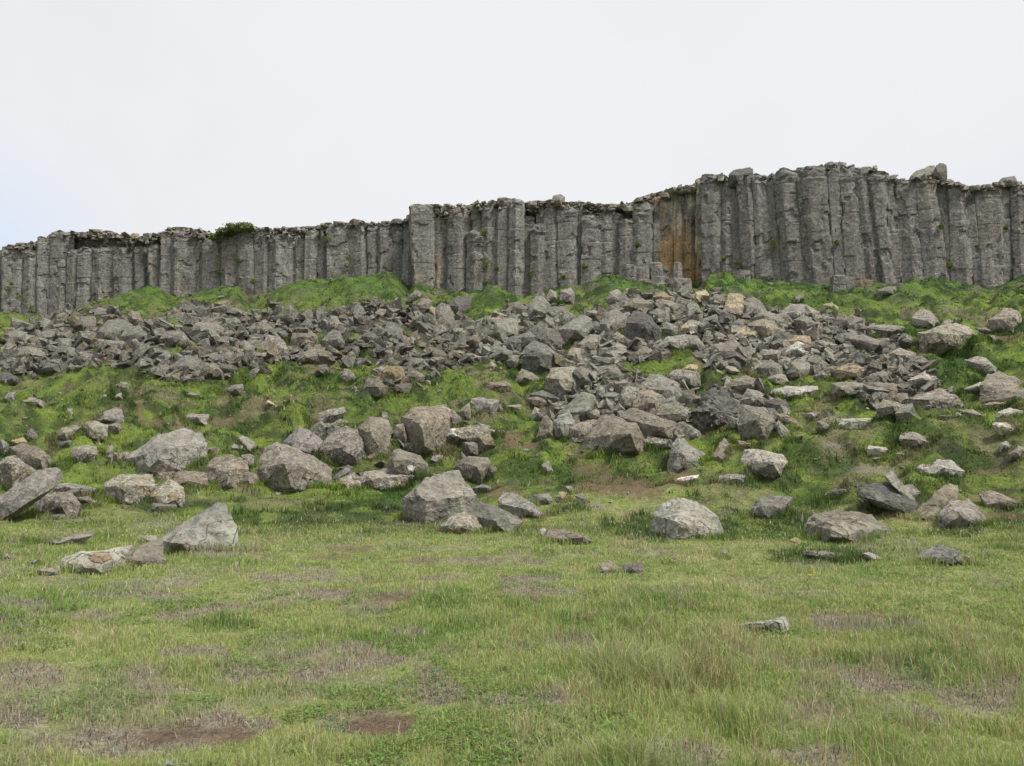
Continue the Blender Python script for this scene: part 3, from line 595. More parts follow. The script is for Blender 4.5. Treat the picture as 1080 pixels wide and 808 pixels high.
# ------------------------------------------------------------------ traced rocks
TILE = {'T1': (0, 300, 5.4), 'T2': (180, 300, 5.4), 'T3': (360, 300, 5.4), 'T4': (540, 300, 5.4), 'T5': (720, 300, 5.4), 'T6': (880, 300, 5.4),
        'L1': (0, 430, 5.4), 'L2': (180, 400, 5.4), 'L3': (360, 410, 5.4), 'L4': (540, 400, 5.4), 'L5': (720, 400, 5.4), 'L6': (880, 400, 5.4),
        'M1': (0, 500, 3.857), 'M2': (640, 480, 2.4545), 'Z5': (360, 360, 3.0), 'P': (0, 0, 1.0), 'C4': (540, 190, 5.4), 'C5': (720, 165, 5.4), 'C6': (880, 165, 5.4)}
ROCKS = """
L1 .9 .5 g h | 0,515 0,640 60,635 190,505 345,425 358,385 310,350 205,365 | long tilted slab | long grey slab tilted over a dark hollow at the left edge
L1 .5 .8 b | 180,620 222,505 300,478 400,488 455,550 400,608 | humped rock under the tilted slab | rounded brown-grey rock filling the hollow under the long tilted slab
L1 .3 .7 l | 0,300 20,270 60,235 220,350 190,372 60,450 0,465 | lichened rock above the tilted slab | purple-grey lichened rock just above and behind the long tilted slab
L1 .5 .7 g | 0,175 50,210 45,265 0,270 | | smooth grey rock corner at the left edge above the lichened rock
L1 .4 .6 b | 60,215 140,190 200,215 300,275 290,320 235,350 210,330 130,260
L1 .5 .6 o | 45,190 130,168 152,195 60,212
L1 .5 .7 d | 138,150 180,110 230,165 235,188 150,182 | small dark cone rock | small dark pointed rock standing in green turf at far left
L1 .5 .6 l | 305,175 350,120 420,100 465,110 400,150 390,178
L1 .5 .6 g | 305,195 350,178 410,185 400,205 330,228 308,218
L1 .5 .8 l | 400,215 430,205 545,215 552,260 480,300 430,308 405,270 | pitted rock in bright moss | pitted grey rock sitting in bright green moss on the left
L1 .5 .5 g | 597,262 622,215 645,210 645,250 612,268
L1 .5 .5 b | 612,275 640,255 645,320 618,322
L1 .4 .6 b | 645,257 730,250 732,270 700,302 652,300
L1 .4 .8 l | 480,155 490,75 540,70 610,95 608,150 510,168 | speckled block of the left pair | speckled pale block, front one of the stacked pair on the left turf
L1 .4 .7 g | 602,98 660,78 700,92 690,112 617,148
L1 .7 .7 g | 540,68 600,20 660,0 690,18 706,60 620,80 | | grey rounded rock at the back of the stacked pair on the left turf
L2 .4 .7 g | 40,215 90,195 215,200 217,235 150,252 60,252 | flat grey rock with turf cap | flat grey rock with a fringe of turf along its top edge
P .35 .8 g | 131,485 150,475 160,470 167,459 200,454 210,459 215,475 215,488 198,494 165,499 132,499 | layered grey block | large layered grey block, biggest of the left group in the grass
P .4 .9 b | 163,500 175,497 217,497 218,512 200,515 166,512 | | low brown ledge tucked under the large layered grey block
L1 .36 .8 l | 600,435 610,410 680,375 860,370 882,430 860,465 740,532 612,532 | flat-topped ochre rock | flat-topped ochre-mottled rock in front of the layered grey block
L1 .6 .8 l | 798,540 812,500 890,450 960,403 1042,450 1045,510 990,532 860,548 | round ochre-lichened rock | round rock covered in ochre lichen beside the flat-topped one
L1 .4 .5 m | 853,570 870,545 990,540 1003,560 882,592
L1 .4 .5 b | 265,625 350,595 407,605 400,632 290,642
L1 .4 .6 g | 310,440 400,430 480,440 562,470 540,492 490,508 430,492 320,462
L1 .4 .5 g | 440,515 500,505 557,545 540,562 500,557
L2 .55 .9 l | 203,602 210,480 260,430 350,420 430,450 442,500 400,562 330,602 250,608 | rounded brown-lichened boulder | rounded boulder with brown lichen, left of the biggest left boulder
L2 .5 .6 b | 368,592 430,520 480,528 505,575 440,607
L2 .5 .6 g | 400,432 450,425 475,440 470,482 430,492
L2 .6 .8 g | 318,370 350,335 410,315 470,350 478,402 380,412 330,392 | lone faceted grey rock | faceted grey rock alone in turf above the biggest left boulder
L2 .4 .5 b | 192,402 240,385 277,390 265,417 200,427
L2 .42 .9 g | 478,530 500,470 545,350 600,335 740,380 860,440 917,490 890,592 800,618 640,608 530,592 | biggest left boulder | biggest boulder of the left group, smooth grey face and lichened top
L2 .7 .8 m | 650,340 735,253 770,290 850,318 877,350 852,432 700,372 | peaked boulder | peaked mauve-grey boulder rising behind the biggest left boulder
P .6 .9 m | 336,472 345,458 356,451 365,448 376,450 385,459 382,469 371,479 357,486 340,483 | round mauve boulder | round mauve-grey boulder right behind the peaked one
L2 .6 .6 l | 820,235 830,190 900,165 980,153 992,180 890,232 840,257 | |
L2 .5 .6 g | 818,282 900,240 960,228 1022,250 960,292 880,305
L2 .6 .4 d | 913,562 1000,488 1027,510 940,582
P .5 .8 l | 351,512 358,504 373,497 382,504 380,514 362,516
L2 .5 .4 t | 543,125 560,121 621,155 612,167 | | small pinkish plank-like stone alone in the left turf
L2 .5 .5 g | 293,72 350,35 410,25 412,50 330,78 | bluish flat stone | bluish-grey flat stone alone in the turf below the left scree
L2 .5 .5 g | 62,78 100,68 162,90 150,103 80,103
L3 .6 .8 l | 95,205 125,175 165,147 190,170 260,163 278,210 277,310 240,372 185,382 165,290 130,270 | twin-humped boulder | twin-humped lichened boulder standing upright in the middle foreground group
L3 .5 .7 m | 65,365 80,300 105,288 177,300 187,392 100,397 | |
L3 .35 .9 b | 345,155 400,95 520,95 590,77 625,110 602,160 612,220 570,285 490,332 370,292 345,230 | brown-faced boulder | large rounded boulder with a brown scarred face, centre left
L3 .5 .6 l | 600,152 640,125 682,170 645,205 600,192
L3 .5 .7 b | 668,132 730,78 737,150 690,162
L3 .4 .8 g | 733,152 743,50 800,43 892,60 872,112 800,152 | square grey block | square grey block at the top of the centre-left group
L3 .5 .6 b | 862,132 880,90 910,83 923,127
L3 .45 .8 l | 560,292 600,225 690,203 760,188 895,235 892,262 850,312 660,292 600,312 | white-splashed ledge rock | ledge-like rock with a white splash, right of the brown-faced boulder
L3 .35 .8 g | 665,300 700,288 842,305 832,362 690,377
L3 .5 .6 b | 290,292 310,210 350,198 372,270 330,287
L3 .4 .5 g | 278,292 310,275 430,308 472,345 420,357 300,322
L3 .4 .9 l | 250,442 300,340 330,333 440,368 492,420 482,482 390,498 330,452 270,462 | white-spotted boulder | lichened boulder with a white spot, left of the leaning pale boulder
L3 .4 .8 l | 78,562 120,490 250,458 310,448 382,500 372,562 290,578 160,568
L3 .4 .7 m | 0,552 10,490 60,468 112,500 80,552
L3 .4 .5 d | 0,450 40,433 62,450 50,467 0,482
L3 .6 .6 g | 487,412 530,358 582,375 562,407
L3 .28 .8 g | 367,602 430,545 500,490 600,455 655,447 700,500 757,578 752,640 722,692 640,750 560,765 480,752 440,692 425,665 | leaning pale boulder | big pale grey boulder leaning on its corner at the front centre
L3 .4 .8 m | 637,392 700,373 830,383 847,410 800,472 760,522 720,532 688,452 | |
L3 .5 .6 b | 833,502 840,450 870,433 907,460 900,482
L3 .4 .5 g | 752,562 800,543 872,570 850,583 770,578
Z5 .5 .7 g | 498,512 515,478 560,485 610,520 642,547 600,557 540,542 | | grey wedge rock with a dark underside right of the leaning pale boulder
Z5 .6 .7 l | 308,585 345,558 390,538 430,558 457,592 440,608 330,597
Z5 .55 .8 m | 398,545 440,512 520,538 572,570 562,602 480,604 430,582 | low mauve rock | low rounded mauve-grey rock at the right foot of the leaning pale boulder
Z5 .5 .7 g | 595,512 600,485 657,475 668,505 620,517
Z5 .4 .6 b | 650,598 700,597 760,612 793,635 750,642 690,640 640,625 | brown stone with white end | low brown-grey stone with a white tip on a grass hummock
Z5 .5 .7 p | 623,612 628,595 642,591 650,600 645,622
Z5 .5 .4 g | 563,647 580,637 597,650 570,657
Z5 .5 .4 g | 622,668 650,648 677,655 640,672
Z5 .6 .8 b | 803,738 815,700 850,690 885,715 880,738 | small keeled stone | small brown-grey keeled stone alone at the meadow edge, centre
Z5 .4 .6 m | 872,735 885,705 948,700 952,718 
Z5 .5 .6 g | 638,397 655,378 670,410 650,417
Z5 .5 .6 o | 680,492 695,475 713,480 707,502
Z5 .5 .5 m | 708,457 730,458 748,482 720,480
Z5 .5 .5 m | 738,487 760,480 782,505 760,512
L4 .38 .9 l | 400,388 430,340 510,220 560,217 620,230 700,262 768,372 720,407 560,422 420,415 | broad split-faced block | broad pale block with a ridge down its face, bottom of the central scree
L4 .5 .8 l | 323,332 320,260 380,240 460,218 512,240 500,312 420,342
L4 .75 .7 g | 268,182 400,60 490,77 493,110 440,202 340,205 | smooth sloping grey slab | smooth grey slab sloping up towards the dark gap in the central scree
L4 .5 .8 g | 238,272 240,220 320,168 362,240 332,332
L4 .6 .7 b | 138,322 180,200 210,193 262,270 252,332 | brown triangular rock | brown triangular rock standing at the left end of the central scree foot
L4 .5 .8 l | 628,217 680,163 740,183 950,258 953,320 880,337 720,312 | long lichened slab rock | long flat-lying rock with ochre lichen right of the split-faced block
L4 .5 .8 l | 828,202 850,150 930,128 1042,188 1042,222 960,242 850,227 | |
L4 .4 .9 b | 698,152 718,60 790,48 867,100 862,172 770,192
T4 .5 .9 g | 728,572 790,508 850,508 962,558 993,640 970,662 870,664 860,600 | sharp-edged grey boulder | sharp-edged grey boulder at the right of the dark gap, central scree
L4 .5 .7 g | 598,112 640,28 722,40 702,100 672,162
L4 .5 .8 b | 743,172 760,140 812,143 817,187 770,197
P .6 .8 g | 704,486 711,467 717,461 723,466 740,475 755,488 750,491 733,492 710,493 | dark-bellied wedge boulder | grey wedge boulder with a dark underside right of the split-faced block
L4 .5 .7 g | 943,242 975,233 1072,290 1062,322 960,332
L4 .4 .6 l | 755,372 780,323 902,345 902,392 800,387
L4 .4 .7 l | 63,112 100,93 192,95 212,130 192,157 140,157 
L4 .5 .4 d | 93,82 170,63 222,85 302,110 280,132 180,97 | thin dark slab | thin dark slab lying in turf left of the central scree foot
L4 .5 .7 p | 113,202 130,158 202,190 192,222
L4 .4 .4 p | 888,582 960,560 1062,543 1050,562 960,597 | | thin pale slab lying flush in the turf below the dark-bellied wedge
L4 .5 .7 o | 253,672 270,643 307,643 302,692 265,697
L4 .5 .7 g | 163,492 200,468 232,510 210,527 180,522 
L5 .6 .9 d R | 78,168 100,100 160,60 200,25 245,48 300,118 342,170 342,222 280,267 180,272 168,220 | dark rugged outcrop | dark rugged lava-like boulder, the blackest rock right of centre
L5 .5 .7 g | 338,112 370,43 430,58 512,110 502,152 420,132
L5 .5 .8 d | 473,122 540,98 592,125 618,188 500,182
L5 .4 .7 l | 328,132 470,148 533,240 522,312 430,322 380,322 328,250
L5 .6 .7 g | 528,262 545,233 608,295 592,342 560,332
L5 .45 .9 p | 332,488 360,408 430,403 560,428 588,470 572,532 500,542 400,512 | square pale boulder | square pale boulder lying in turf below the dark rugged outcrop
L5 .4 .6 g | 208,592 213,550 370,533 382,560 350,592 270,597
L5 .6 .6 p | 488,92 520,65 590,38 760,40 762,60 670,102 570,107 | pale lens slab | pale grey lens-shaped slab just below the right scree
L5 .5 .6 p | 673,192 720,178 772,195 762,217 700,212 | |
L6 .3 .8 p | 27,262 45,222 225,220 228,245 190,272 70,292 40,292 | pale-topped block | block with a bright pale flat top standing in the right turf
L5 .5 .5 g | 768,242 790,238 852,270 830,287 778,277
L5 .5 .5 b | 818,647 880,625 952,608 942,642 870,662
M2 .5 .6 m | 368,148 395,110 480,108 457,135 420,162
L5 .7 .7 b | 168,432 210,358 240,323 272,360 283,430 250,457 190,452 | | upright mottled stone wedged beside the dark-bellied wedge boulder
L5 .5 .5 o | 313,347 400,363 407,385 330,372
L5 .5 .4 p | 618,332 680,313 692,322 630,340
L6 .5 .7 l | 373,337 400,293 440,293 562,365 520,377 400,352 | | small arrow-shaped stone with pale tip in the right turf
L6 .5 .5 p | 418,517 510,488 590,458 660,463 733,525 600,542 520,522 | pale pinkish flat slab | pale pinkish-grey flat slab lying in turf behind the fanned slabs
M2 .7 .5 d h | 650,102 655,85 690,92 715,70 735,75 808,130 812,160 765,155 715,130 | dark fanned slab | dark grey fanned slab with a notched top, right foreground
M2 .9 .3 p h | 718,48 740,42 772,80 808,130 790,132 735,75 | | pale thin slab standing on edge against the dark fanned slab
M2 .8 .5 b | 798,142 870,73 885,68 905,72 908,95 870,142 840,164 815,158 | smooth brown leaning slab | smooth brown-grey slab leaning right, between two grey fanned slabs
M2 .5 .8 g | 860,152 888,115 935,108 962,135 992,177 950,184 875,172 | grey end rock of the fan | grey pyramid rock at the right end of the fanned slabs
M2 .5 .6 g | 745,85 790,73 822,100 800,118
M2 .5 .3 p | 645,112 660,112 700,130 690,137
M2 .75 1.0 l | 523,177 535,155 600,142 680,158 722,195 690,207 640,224 600,217 560,197 | broad low lichened rock | broad low grey rock with cracked lichened top, right foreground
M2 .55 .9 p | 125,147 150,120 190,101 230,113 282,150 303,187 290,207 190,217 160,192 | whitish speckled boulder | whitish speckled boulder in dark heath, right of centre foreground
M2 .6 .8 d | 806,265 825,240 860,232 910,250 938,280 880,285 820,282 | half-sunk dark boulder | smooth dark grey boulder half sunk in the right meadow
M2 .5 .6 b | 918,257 945,254 967,275 940,282
M2 .5 .5 g | 503,250 560,248 632,260 600,272 560,264
M2 .5 .4 p | 663,254 680,252 717,268 710,277 690,272 
M2 .5 .7 g | 293,252 305,243 320,258 300,264
M2 .5 .7 g | 158,270 180,263 189,278 165,282
M2 .5 .6 b | 568,97 600,83 632,81 627,95 595,107
M2 .5 .6 o | 473,220 490,213 512,228 495,237
M2 .4 .5 p | 288,445 380,430 467,420 467,440 380,452 310,457 | | low grey slab buried in the long grass of the right meadow
M2 .5 .4 b | 963,97 1000,93 1077,125 1070,132 985,127 | | thin brown slab at the right edge beyond the fanned slabs
P .5 .9 l | 1034,424 1037,407 1043,396 1054,393 1080,404 1098,412 1098,426 1040,428 | right edge boulder | big layered tan-grey boulder cut off by the right edge
P .5 .7 t | 1040,426 1060,420 1080,419 1096,425 1085,431 1055,434 | | pale shelf of rock under the big boulder at the right edge
L6 .5 .5 p | 918,200 930,187 1000,163 1077,180 1022,224 | | flat pale slab in front of the right edge boulder
T6 .6 .6 p | 423,547 520,498 600,488 622,500 673,540 640,557 540,547 450,557 | brightest white-grey slab | brightest whitish slab, lens-shaped, below the right end of the scree
T6 .5 .5 p | 700,610 830,558 852,580 740,613
T6 .6 .8 g | 443,182 470,150 510,138 550,150 588,200 582,227 530,242 470,227 | split round boulder | round grey boulder split by a crack on the upper right turf
T6 .4 .8 l | 883,192 970,128 1040,138 1082,200 1082,240 1020,262 920,252 | tan-faced upper boulder | upper right boulder with a tan face and dark hollow beneath
T6 .5 .8 l | 488,277 600,238 690,220 760,248 808,290 793,342 730,352 580,322 558,290 | long hummocky rock | long hummocky grey rock on the upper right turf
T6 .6 .6 g | 598,238 625,210 655,198 692,220 700,240
T6 .5 .7 g | 238,35 300,12 350,15 352,55 290,67 | | low dark rock in bright turf just below the right cliff
T6 .5 .5 p | 748,432 810,413 862,420 937,490 920,502 850,462 
T6 .5 .5 g | 878,287 920,288 943,330 910,333
T6 .5 .5 b | 798,252 870,243 955,275 900,284
T6 .5 .6 g | 538,402 620,383 662,395 642,417 560,417
L6 .5 .4 p | 893,245 980,248 1043,290 940,278
L6 .5 .6 p | 938,372 980,350 1022,380 1000,397
L6 .5 .7 g | 983,427 1050,372 1080,385 1080,437
L6 .5 .4 g | 598,207 700,188 732,210 640,217
L6 .5 .4 g | 698,172 790,173 853,210 770,217
L6 .5 .4 p | 343,422 420,418 458,440 400,444
L6 .5 .4 p | 188,402 200,378 290,388 322,410 230,403
L6 .5 .4 m | 150,432 260,435 320,450 240,462
L6 .5 .7 m | 438,112 520,90 600,53 700,108 733,150 640,162 500,162 | mauve rubble hump | mauve-grey rubbly hump of rock left of the right edge boulder
L6 .4 .5 l | 248,168 280,118 340,128 462,170 440,192 300,184
T6 .5 .8 b | 148,548 250,538 440,558 453,640 300,642 200,592 | |
T6 .5 .6 m | 40,290 150,280 320,340 270,380 180,370
T6 .5 .6 l | 320,400 370,360 460,390 465,430 400,440
T6 .5 .6 g | 190,430 290,400 330,420 300,445 220,440
T6 .5 .5 g | 180,240 280,228 400,240 410,270 300,275 | |
T5 .35 .9 t | 63,92 75,45 130,33 148,60 142,97 80,102 | tan cube | small bright tan cube-shaped block on the crest of the right scree
T5 .8 .4 t | 233,132 265,43 342,48 347,90 300,112 262,142 | upper tan slab | larger tan slab standing on the crest of the right scree
T5 .7 .5 t | 248,112 310,73 358,125 327,187 | lower tan slab | smaller yellowish tan block leaning against the larger tan slab
T5 .5 .8 g | 333,92 400,63 440,83 482,150 402,182 350,152 | | grey block immediately right of the two tan slabs
T5 .5 .7 m | 153,92 190,53 242,70 242,102 200,112
T5 .5 .7 g | 128,202 160,108 232,150 302,180 220,212 150,217
T5 .6 .8 g | 563,162 610,106 692,110 692,150 632,202 580,202 | round-shouldered grey rock | round-shouldered grey rock at the top right of the right scree
T5 .5 .7 l | 688,172 700,108 772,150 802,190 740,182
T5 .4 .7 g | 233,232 250,188 352,200 372,242 300,257
T5 .5 .7 t | 298,292 350,233 422,270 437,302 340,307 | tan diamond rock | tan diamond-shaped rock in the middle of the right scree
T5 .4 .8 b | 368,232 450,193 532,220 562,262 500,302 440,272
T5 .5 .8 m | 398,192 450,148 542,170 592,222 570,242 470,202
T5 .5 .7 d | 498,292 540,248 602,288 640,300 560,312
T5 .5 .8 p | 0,262 20,210 90,178 142,220 112,262 50,272
T5 .5 .8 m | 163,392 180,343 300,323 352,370 332,412 220,422 | mauve slab pair | broad mauve rock at the lower left of the right scree
T5 .6 .8 m | 173,452 290,368 342,440 352,477 260,482
T5 .5 .9 g | 403,462 430,423 500,418 562,460 562,502 450,532 | |
T5 .4 .7 p | 478,542 490,503 582,515 602,545 520,567
T5 .5 .7 g | 528,432 590,393 632,430 612,472 560,472
T5 .5 .8 g | 588,512 620,448 702,408 802,420 792,482 720,527 630,527 | long lower grey rock | long grey rock along the lower edge of the right scree
T5 .6 .7 p | 588,372 660,323 742,370 782,400 690,402 | pale roof-shaped rock | pale roof-shaped rock in the lower right scree
T5 .4 .7 t | 528,332 560,288 720,298 732,342 600,362
T5 .4 .8 t | 858,492 900,468 1002,438 1043,480 1010,532 900,532 | layered tan ledge | layered tan-topped ledge at the right end of the scree
T5 .5 .8 l | 848,562 930,548 1052,570 1042,627 860,622
T5 .5 .6 m | 638,202 690,178 782,215 852,240 800,257 690,237
T5 .5 .5 g | 688,257 820,248 852,280 800,302 690,282
T5 .5 .6 g | 868,282 960,258 1002,290 960,322 880,322
T5 .5 .8 m | 908,222 960,168 1032,190 1042,230 1000,262 920,252
T5 .5 .6 t | 798,114 850,104 887,130 870,147 810,142 | | small tan mossy boulder in turf above the right scree
T5 .5 .7 g | 0,298 10,278 80,288 122,340 60,372 0,347
T5 .8 .5 b | 103,342 130,258 162,270 162,310 130,372
T5 .5 .8 l | 272,580 280,543 360,518 452,558 462,592 380,602 | |
T5 .5 .8 m | 0,480 80,498 108,560 60,592 0,572 | |
T5 .5 .7 g | 632,100 640,62 685,64 688,105
T5 .5 .6 g | 340,350 440,300 480,330 440,360
T5 .5 .6 b | 440,420 500,370 560,385 550,420
T5 .5 .6 g | 740,340 840,330 910,360 880,380 780,375
T5 .5 .6 m | 750,520 800,480 860,510 850,545
T5 .5 .5 g | 100,385 165,360 165,378 120,392
T4 .8 .8 m | 83,162 100,100 140,53 192,60 217,100 212,150 160,187 | pinkish upright block | pinkish-grey upright block at the top of the central scree
T4 .5 .7 g | 198,82 215,28 252,45 262,82 230,102
T4 .5 .8 g | 273,92 280,38 332,23 357,50 352,92 300,102
T4 .5 .8 g | 543,82 560,38 600,23 642,60 672,80 630,112 570,102 | |
T4 .4 .8 b | 628,122 690,78 742,85 792,110 780,137 680,142
T4 .32 .9 d | 623,285 650,200 690,138 760,133 842,252 848,290 790,337 690,347 640,325 | dark cube block | largest dark grey block in the middle of the scree, its right face paler
T4 .5 .8 g | 508,212 560,138 620,133 657,180 642,242 560,282 515,252
T4 .5 .9 g | 278,242 330,200 400,163 472,185 472,272 400,312 330,292
T4 .5 .9 g | 378,342 440,288 520,288 548,320 502,372 400,372
T4 .45 .8 d | 68,392 80,348 130,308 200,338 292,400 272,462 200,472 110,442 | dark slanted block | dark slanted block with pale top left of centre in the scree
T4 .5 .5 b | 128,312 210,308 277,345 277,387 200,352
T4 .8 .5 d | 128,292 180,228 250,248 357,330 342,372 270,342 | |
T4 .5 .7 d | 0,372 0,300 100,263 132,290 100,322 30,372
T4 .6 .7 g | 18,382 50,328 90,308 97,350 60,382
T4 .4 .5 g | 383,452 410,420 632,398 642,430 500,452 420,477 | long plank slab | long straight plank-like slab lying across the central scree
T4 .5 .8 g | 473,522 500,458 592,453 638,510 612,547 520,547 | |
T4 .5 .8 l | 318,402 340,358 400,368 407,432 350,452
T4 .5 .9 l | 198,522 230,468 330,458 382,470 422,560 352,602 260,592 | yellow-lichened boulder | broad boulder with yellowish lichen above the smooth sloping slab
T4 .6 .8 g | 348,482 400,458 462,500 482,562 420,572
T4 .6 .7 b | 8,552 60,478 112,500 177,560 110,562 | brown ridged rock | brown ridged rock at the left edge of the central scree
T4 .5 .8 b | 688,402 740,348 802,370 792,402 720,417 | |
T4 .4 .8 m | 898,512 940,483 1062,500 1077,562 1000,582 910,542
T4 .5 .5 t | 963,482 1010,453 1067,460 1050,482 990,487 | | small tan stone on bright turf between the central and right scree
T4 .5 .8 t | 808,72 840,50 900,33 977,75 960,102 860,92 | pinkish tan crest rock | pinkish tan rock on the crest right of the stump row
T4 .5 .8 b | 818,92 860,83 942,110 922,152 860,132
T4 .5 .8 g | 768,152 820,123 872,150 862,212 800,202
T4 .5 .7 d | 268,222 300,138 362,173 352,222
T4 .5 .7 b | 558,302 600,268 642,300 622,332 570,327
T4 .5 .7 d | 198,132 290,123 362,170 270,182 210,162
T4 .4 .8 g | 548,362 600,323 652,350 642,402 570,392
T4 .5 .8 g | 983,182 1000,108 1050,98 1080,150 1062,192
T4 .5 .7 g | 858,252 880,213 942,240 947,282 890,292
T4 .5 .7 m | 828,352 890,298 972,288 1002,320 900,372
T4 .5 .7 t | 953,242 1010,198 1080,228 1080,272 1000,277
T4 .5 .8 g | 478,592 500,558 572,578 562,642 500,642
T4 .5 .7 g | 420,150 480,145 520,165 500,180 430,175
T4 .5 .6 g | 0,120 50,105 85,140 60,175 0,180
T3 .9 .6 g | 538,132 570,93 612,110 652,220 645,252 580,254 560,200 | leaning pillar | leaning grey pillar fragment near the foot of the left cliff corner
T3 .5 .9 d | 608,112 640,68 742,58 732,122 690,172 640,162 | |
T3 .5 .6 t | 473,152 510,123 548,140 532,187
T3 .5 .7 b | 428,112 470,68 522,90 482,142 440,140
T3 .5 .8 g | 668,252 690,213 742,215 772,250 720,292
T3 .4 .8 g | 848,312 880,200 930,180 1002,190 1002,262 940,312 | |
T3 .5 .6 d | 918,332 960,290 1080,263 1062,312 980,372 930,352
T3 .4 .5 b | 648,342 690,298 792,298 782,332 670,357
T3 .4 .5 b | 498,322 560,288 652,293 642,322 560,337
T3 .5 .8 g | 808,432 850,348 930,348 973,385 915,402 880,442 | pointed slab by the turf | pointed grey slab over a dark hollow beside the central turf patch
T3 .4 .8 m | 908,442 930,388 1002,398 1012,440 960,477
T3 .5 .7 t | 828,472 850,438 882,460 865,477
T3 .35 .8 o | 218,532 235,490 260,458 342,463 362,520 350,547 260,547 | orange-tinged block | orange-tinged pale block at the lower end of the left scree
T3 .5 .8 g | 288,602 300,548 402,568 402,602 330,612
T3 .5 .8 l | 128,572 140,538 230,528 282,570 282,612 220,627 150,602 | |
T3 .7 .8 g | 283,452 330,388 400,348 492,420 440,472 350,462 | dark-hollowed grey rock | grey rock with a scooped shadowy face above the orange-tinged block
T3 .5 .7 b | 368,522 390,468 472,510 472,552 400,552
T3 .5 .7 g | 0,552 0,500 30,478 82,530 60,557
T3 .4 .7 b | 818,582 850,558 952,548 962,580 890,607 | | low brown rock in turf left of the central scree
T3 .5 .8 d | 238,262 280,223 342,250 352,292 280,302
T3 .6 .8 b | 28,382 70,333 132,370 122,412 60,412
T3 .5 .8 g | 378,342 400,298 422,308 442,352
T3 .5 .8 m | 228,382 250,343 332,343 342,392 270,422
T3 .5 .8 b | 478,392 500,348 572,368 602,402 500,422
T3 .5 .3 p | 928,692 1022,683 1025,695 935,700
T3 .5 .7 g | 40,190 110,170 120,230 60,250
T3 .5 .7 d | 120,290 170,260 220,300 180,330
T3 .5 .7 g | 380,70 430,30 460,60 420,90
T2 .5 .8 g | 123,262 140,218 220,213 292,240 292,272 200,292 140,282 | rounded upper scree rock | rounded grey rock in the upper left scree below the shard heap
T2 .6 .8 g | 358,372 420,308 472,350 442,387 370,392
T2 .7 .8 m | 523,352 550,278 620,283 672,350 652,422 600,402 540,372 | big sloping scree rock | big sloping mauve-grey rock, largest in the middle of the left scree
T2 .6 .4 d | 598,262 640,253 692,300 660,312
T2 .4 .7 b | 688,312 700,278 800,268 832,300 760,337 700,332
T2 .5 .8 g | 858,312 920,253 962,268 992,330 930,352 880,342
T2 .6 .8 g | 883,252 910,178 940,168 985,240 930,262 | |
T2 .5 .7 g | 743,232 780,188 822,230 802,262 755,257
T2 .5 .6 l | 713,432 760,388 830,368 845,350 902,400 860,422 760,437
T2 .5 .6 g | 618,432 640,398 692,410 682,437
T2 .5 .5 m | 248,432 260,398 400,388 502,400 400,432 300,442
T2 .5 .8 g | 998,382 1040,328 1080,338 1080,412 1020,412 | |
T2 .7 .7 g | 38,552 50,508 130,483 192,540 100,557 | triangular pale rock | pale triangular rock at the lower edge of the left scree
T2 .4 .8 b | 178,522 190,448 250,443 302,500 220,527
T2 .5 .5 d | 263,482 280,448 350,458 387,490 300,502
T1 .6 .8 g | 930,490 960,470 1050,415 1120,405 1142,440 1142,490 1040,500 | long lower scree slab | long grey slab on the lower edge of the left scree
T2 .6 .5 b | 428,542 460,478 520,448 527,470 460,542
T2 .6 .6 b | 538,532 560,498 587,498 572,542
T2 .5 .7 d | 828,492 880,458 907,480 882,512
T2 .5 .8 g | 963,532 990,478 1042,510 1052,552 1000,552 | |
T2 .7 .7 g | 658,182 680,118 702,140 702,182 | | small upright pale rock in turf above the left scree
T2 .5 .6 g | 228,532 260,503 347,503 342,532
T2 .5 .6 m | 883,502 930,483 942,510 900,522
T2 .5 .7 b | 430,250 500,220 560,225 600,250 540,285 450,280
T2 .5 .7 g | 470,330 520,310 540,350 490,370
T2 .5 .7 g | 20,300 70,270 110,320 60,350
T2 .5 .7 m | 60,380 110,350 160,380 120,410
T2 .5 .7 g | 780,350 850,340 860,370 800,385
T1 .5 .9 g | 543,312 560,258 620,188 690,183 752,220 702,272 640,322 570,322 | biggest far left rock | biggest pale rock in the far left scree, with sloping top
T1 .5 .8 g | 693,282 720,233 790,228 843,285 802,322 720,312 | overhanging scree rock | grey rock overhanging a dark hole in the far left scree
T1 .4 .7 g | 563,362 570,318 690,323 722,350 640,367
T1 .5 .8 m | 428,232 460,178 540,178 547,240 480,262
T1 .5 .9 g | 328,362 340,308 400,308 417,350 370,372
T1 .5 .8 g | 128,492 170,428 220,418 330,448 372,480 280,492 180,507 | low broad scree rock | low broad pale rock along the lower edge of the far left scree
T1 .5 .8 b | 98,402 130,358 200,358 252,400 150,432
T1 .4 .8 d | 0,542 0,500 50,498 128,540 100,562 30,572 | dark edge rock | dark flat rock on turf at the left edge below the scree
T1 .7 .5 g | 718,432 790,348 850,318 855,350 780,442
T1 .5 .8 g | 913,302 960,258 1030,258 1042,310 960,342 | |
T1 .4 .8 g | 0,442 60,423 92,450 50,477 0,472
T1 .5 .6 p | 623,572 660,548 732,565 722,587 650,587 | low pale turf stone | low pale stone in open turf below the far left scree
T1 .5 .7 l | 618,652 640,613 692,620 702,652
T1 .5 .6 g | 18,662 40,623 92,608 82,650 40,677
T1 .5 .6 l | 133,667 180,638 252,670 180,692
T1 .5 .7 p | 368,742 385,703 417,710 412,737
T1 .5 .7 m | 378,482 400,448 442,470 430,492
T1 .5 .7 g | 508,477 520,438 557,440 557,477
T1 .5 .6 m | 628,472 650,438 682,460 672,480
T1 .5 .6 g | 538,172 560,128 622,148 652,180 580,184 | | stack of thin grey flags below the far left grass bank
T1 .5 .8 b | 733,182 740,148 792,158 813,210 770,232
T1 .5 .8 g | 188,322 240,268 330,278 382,268 372,300 260,332
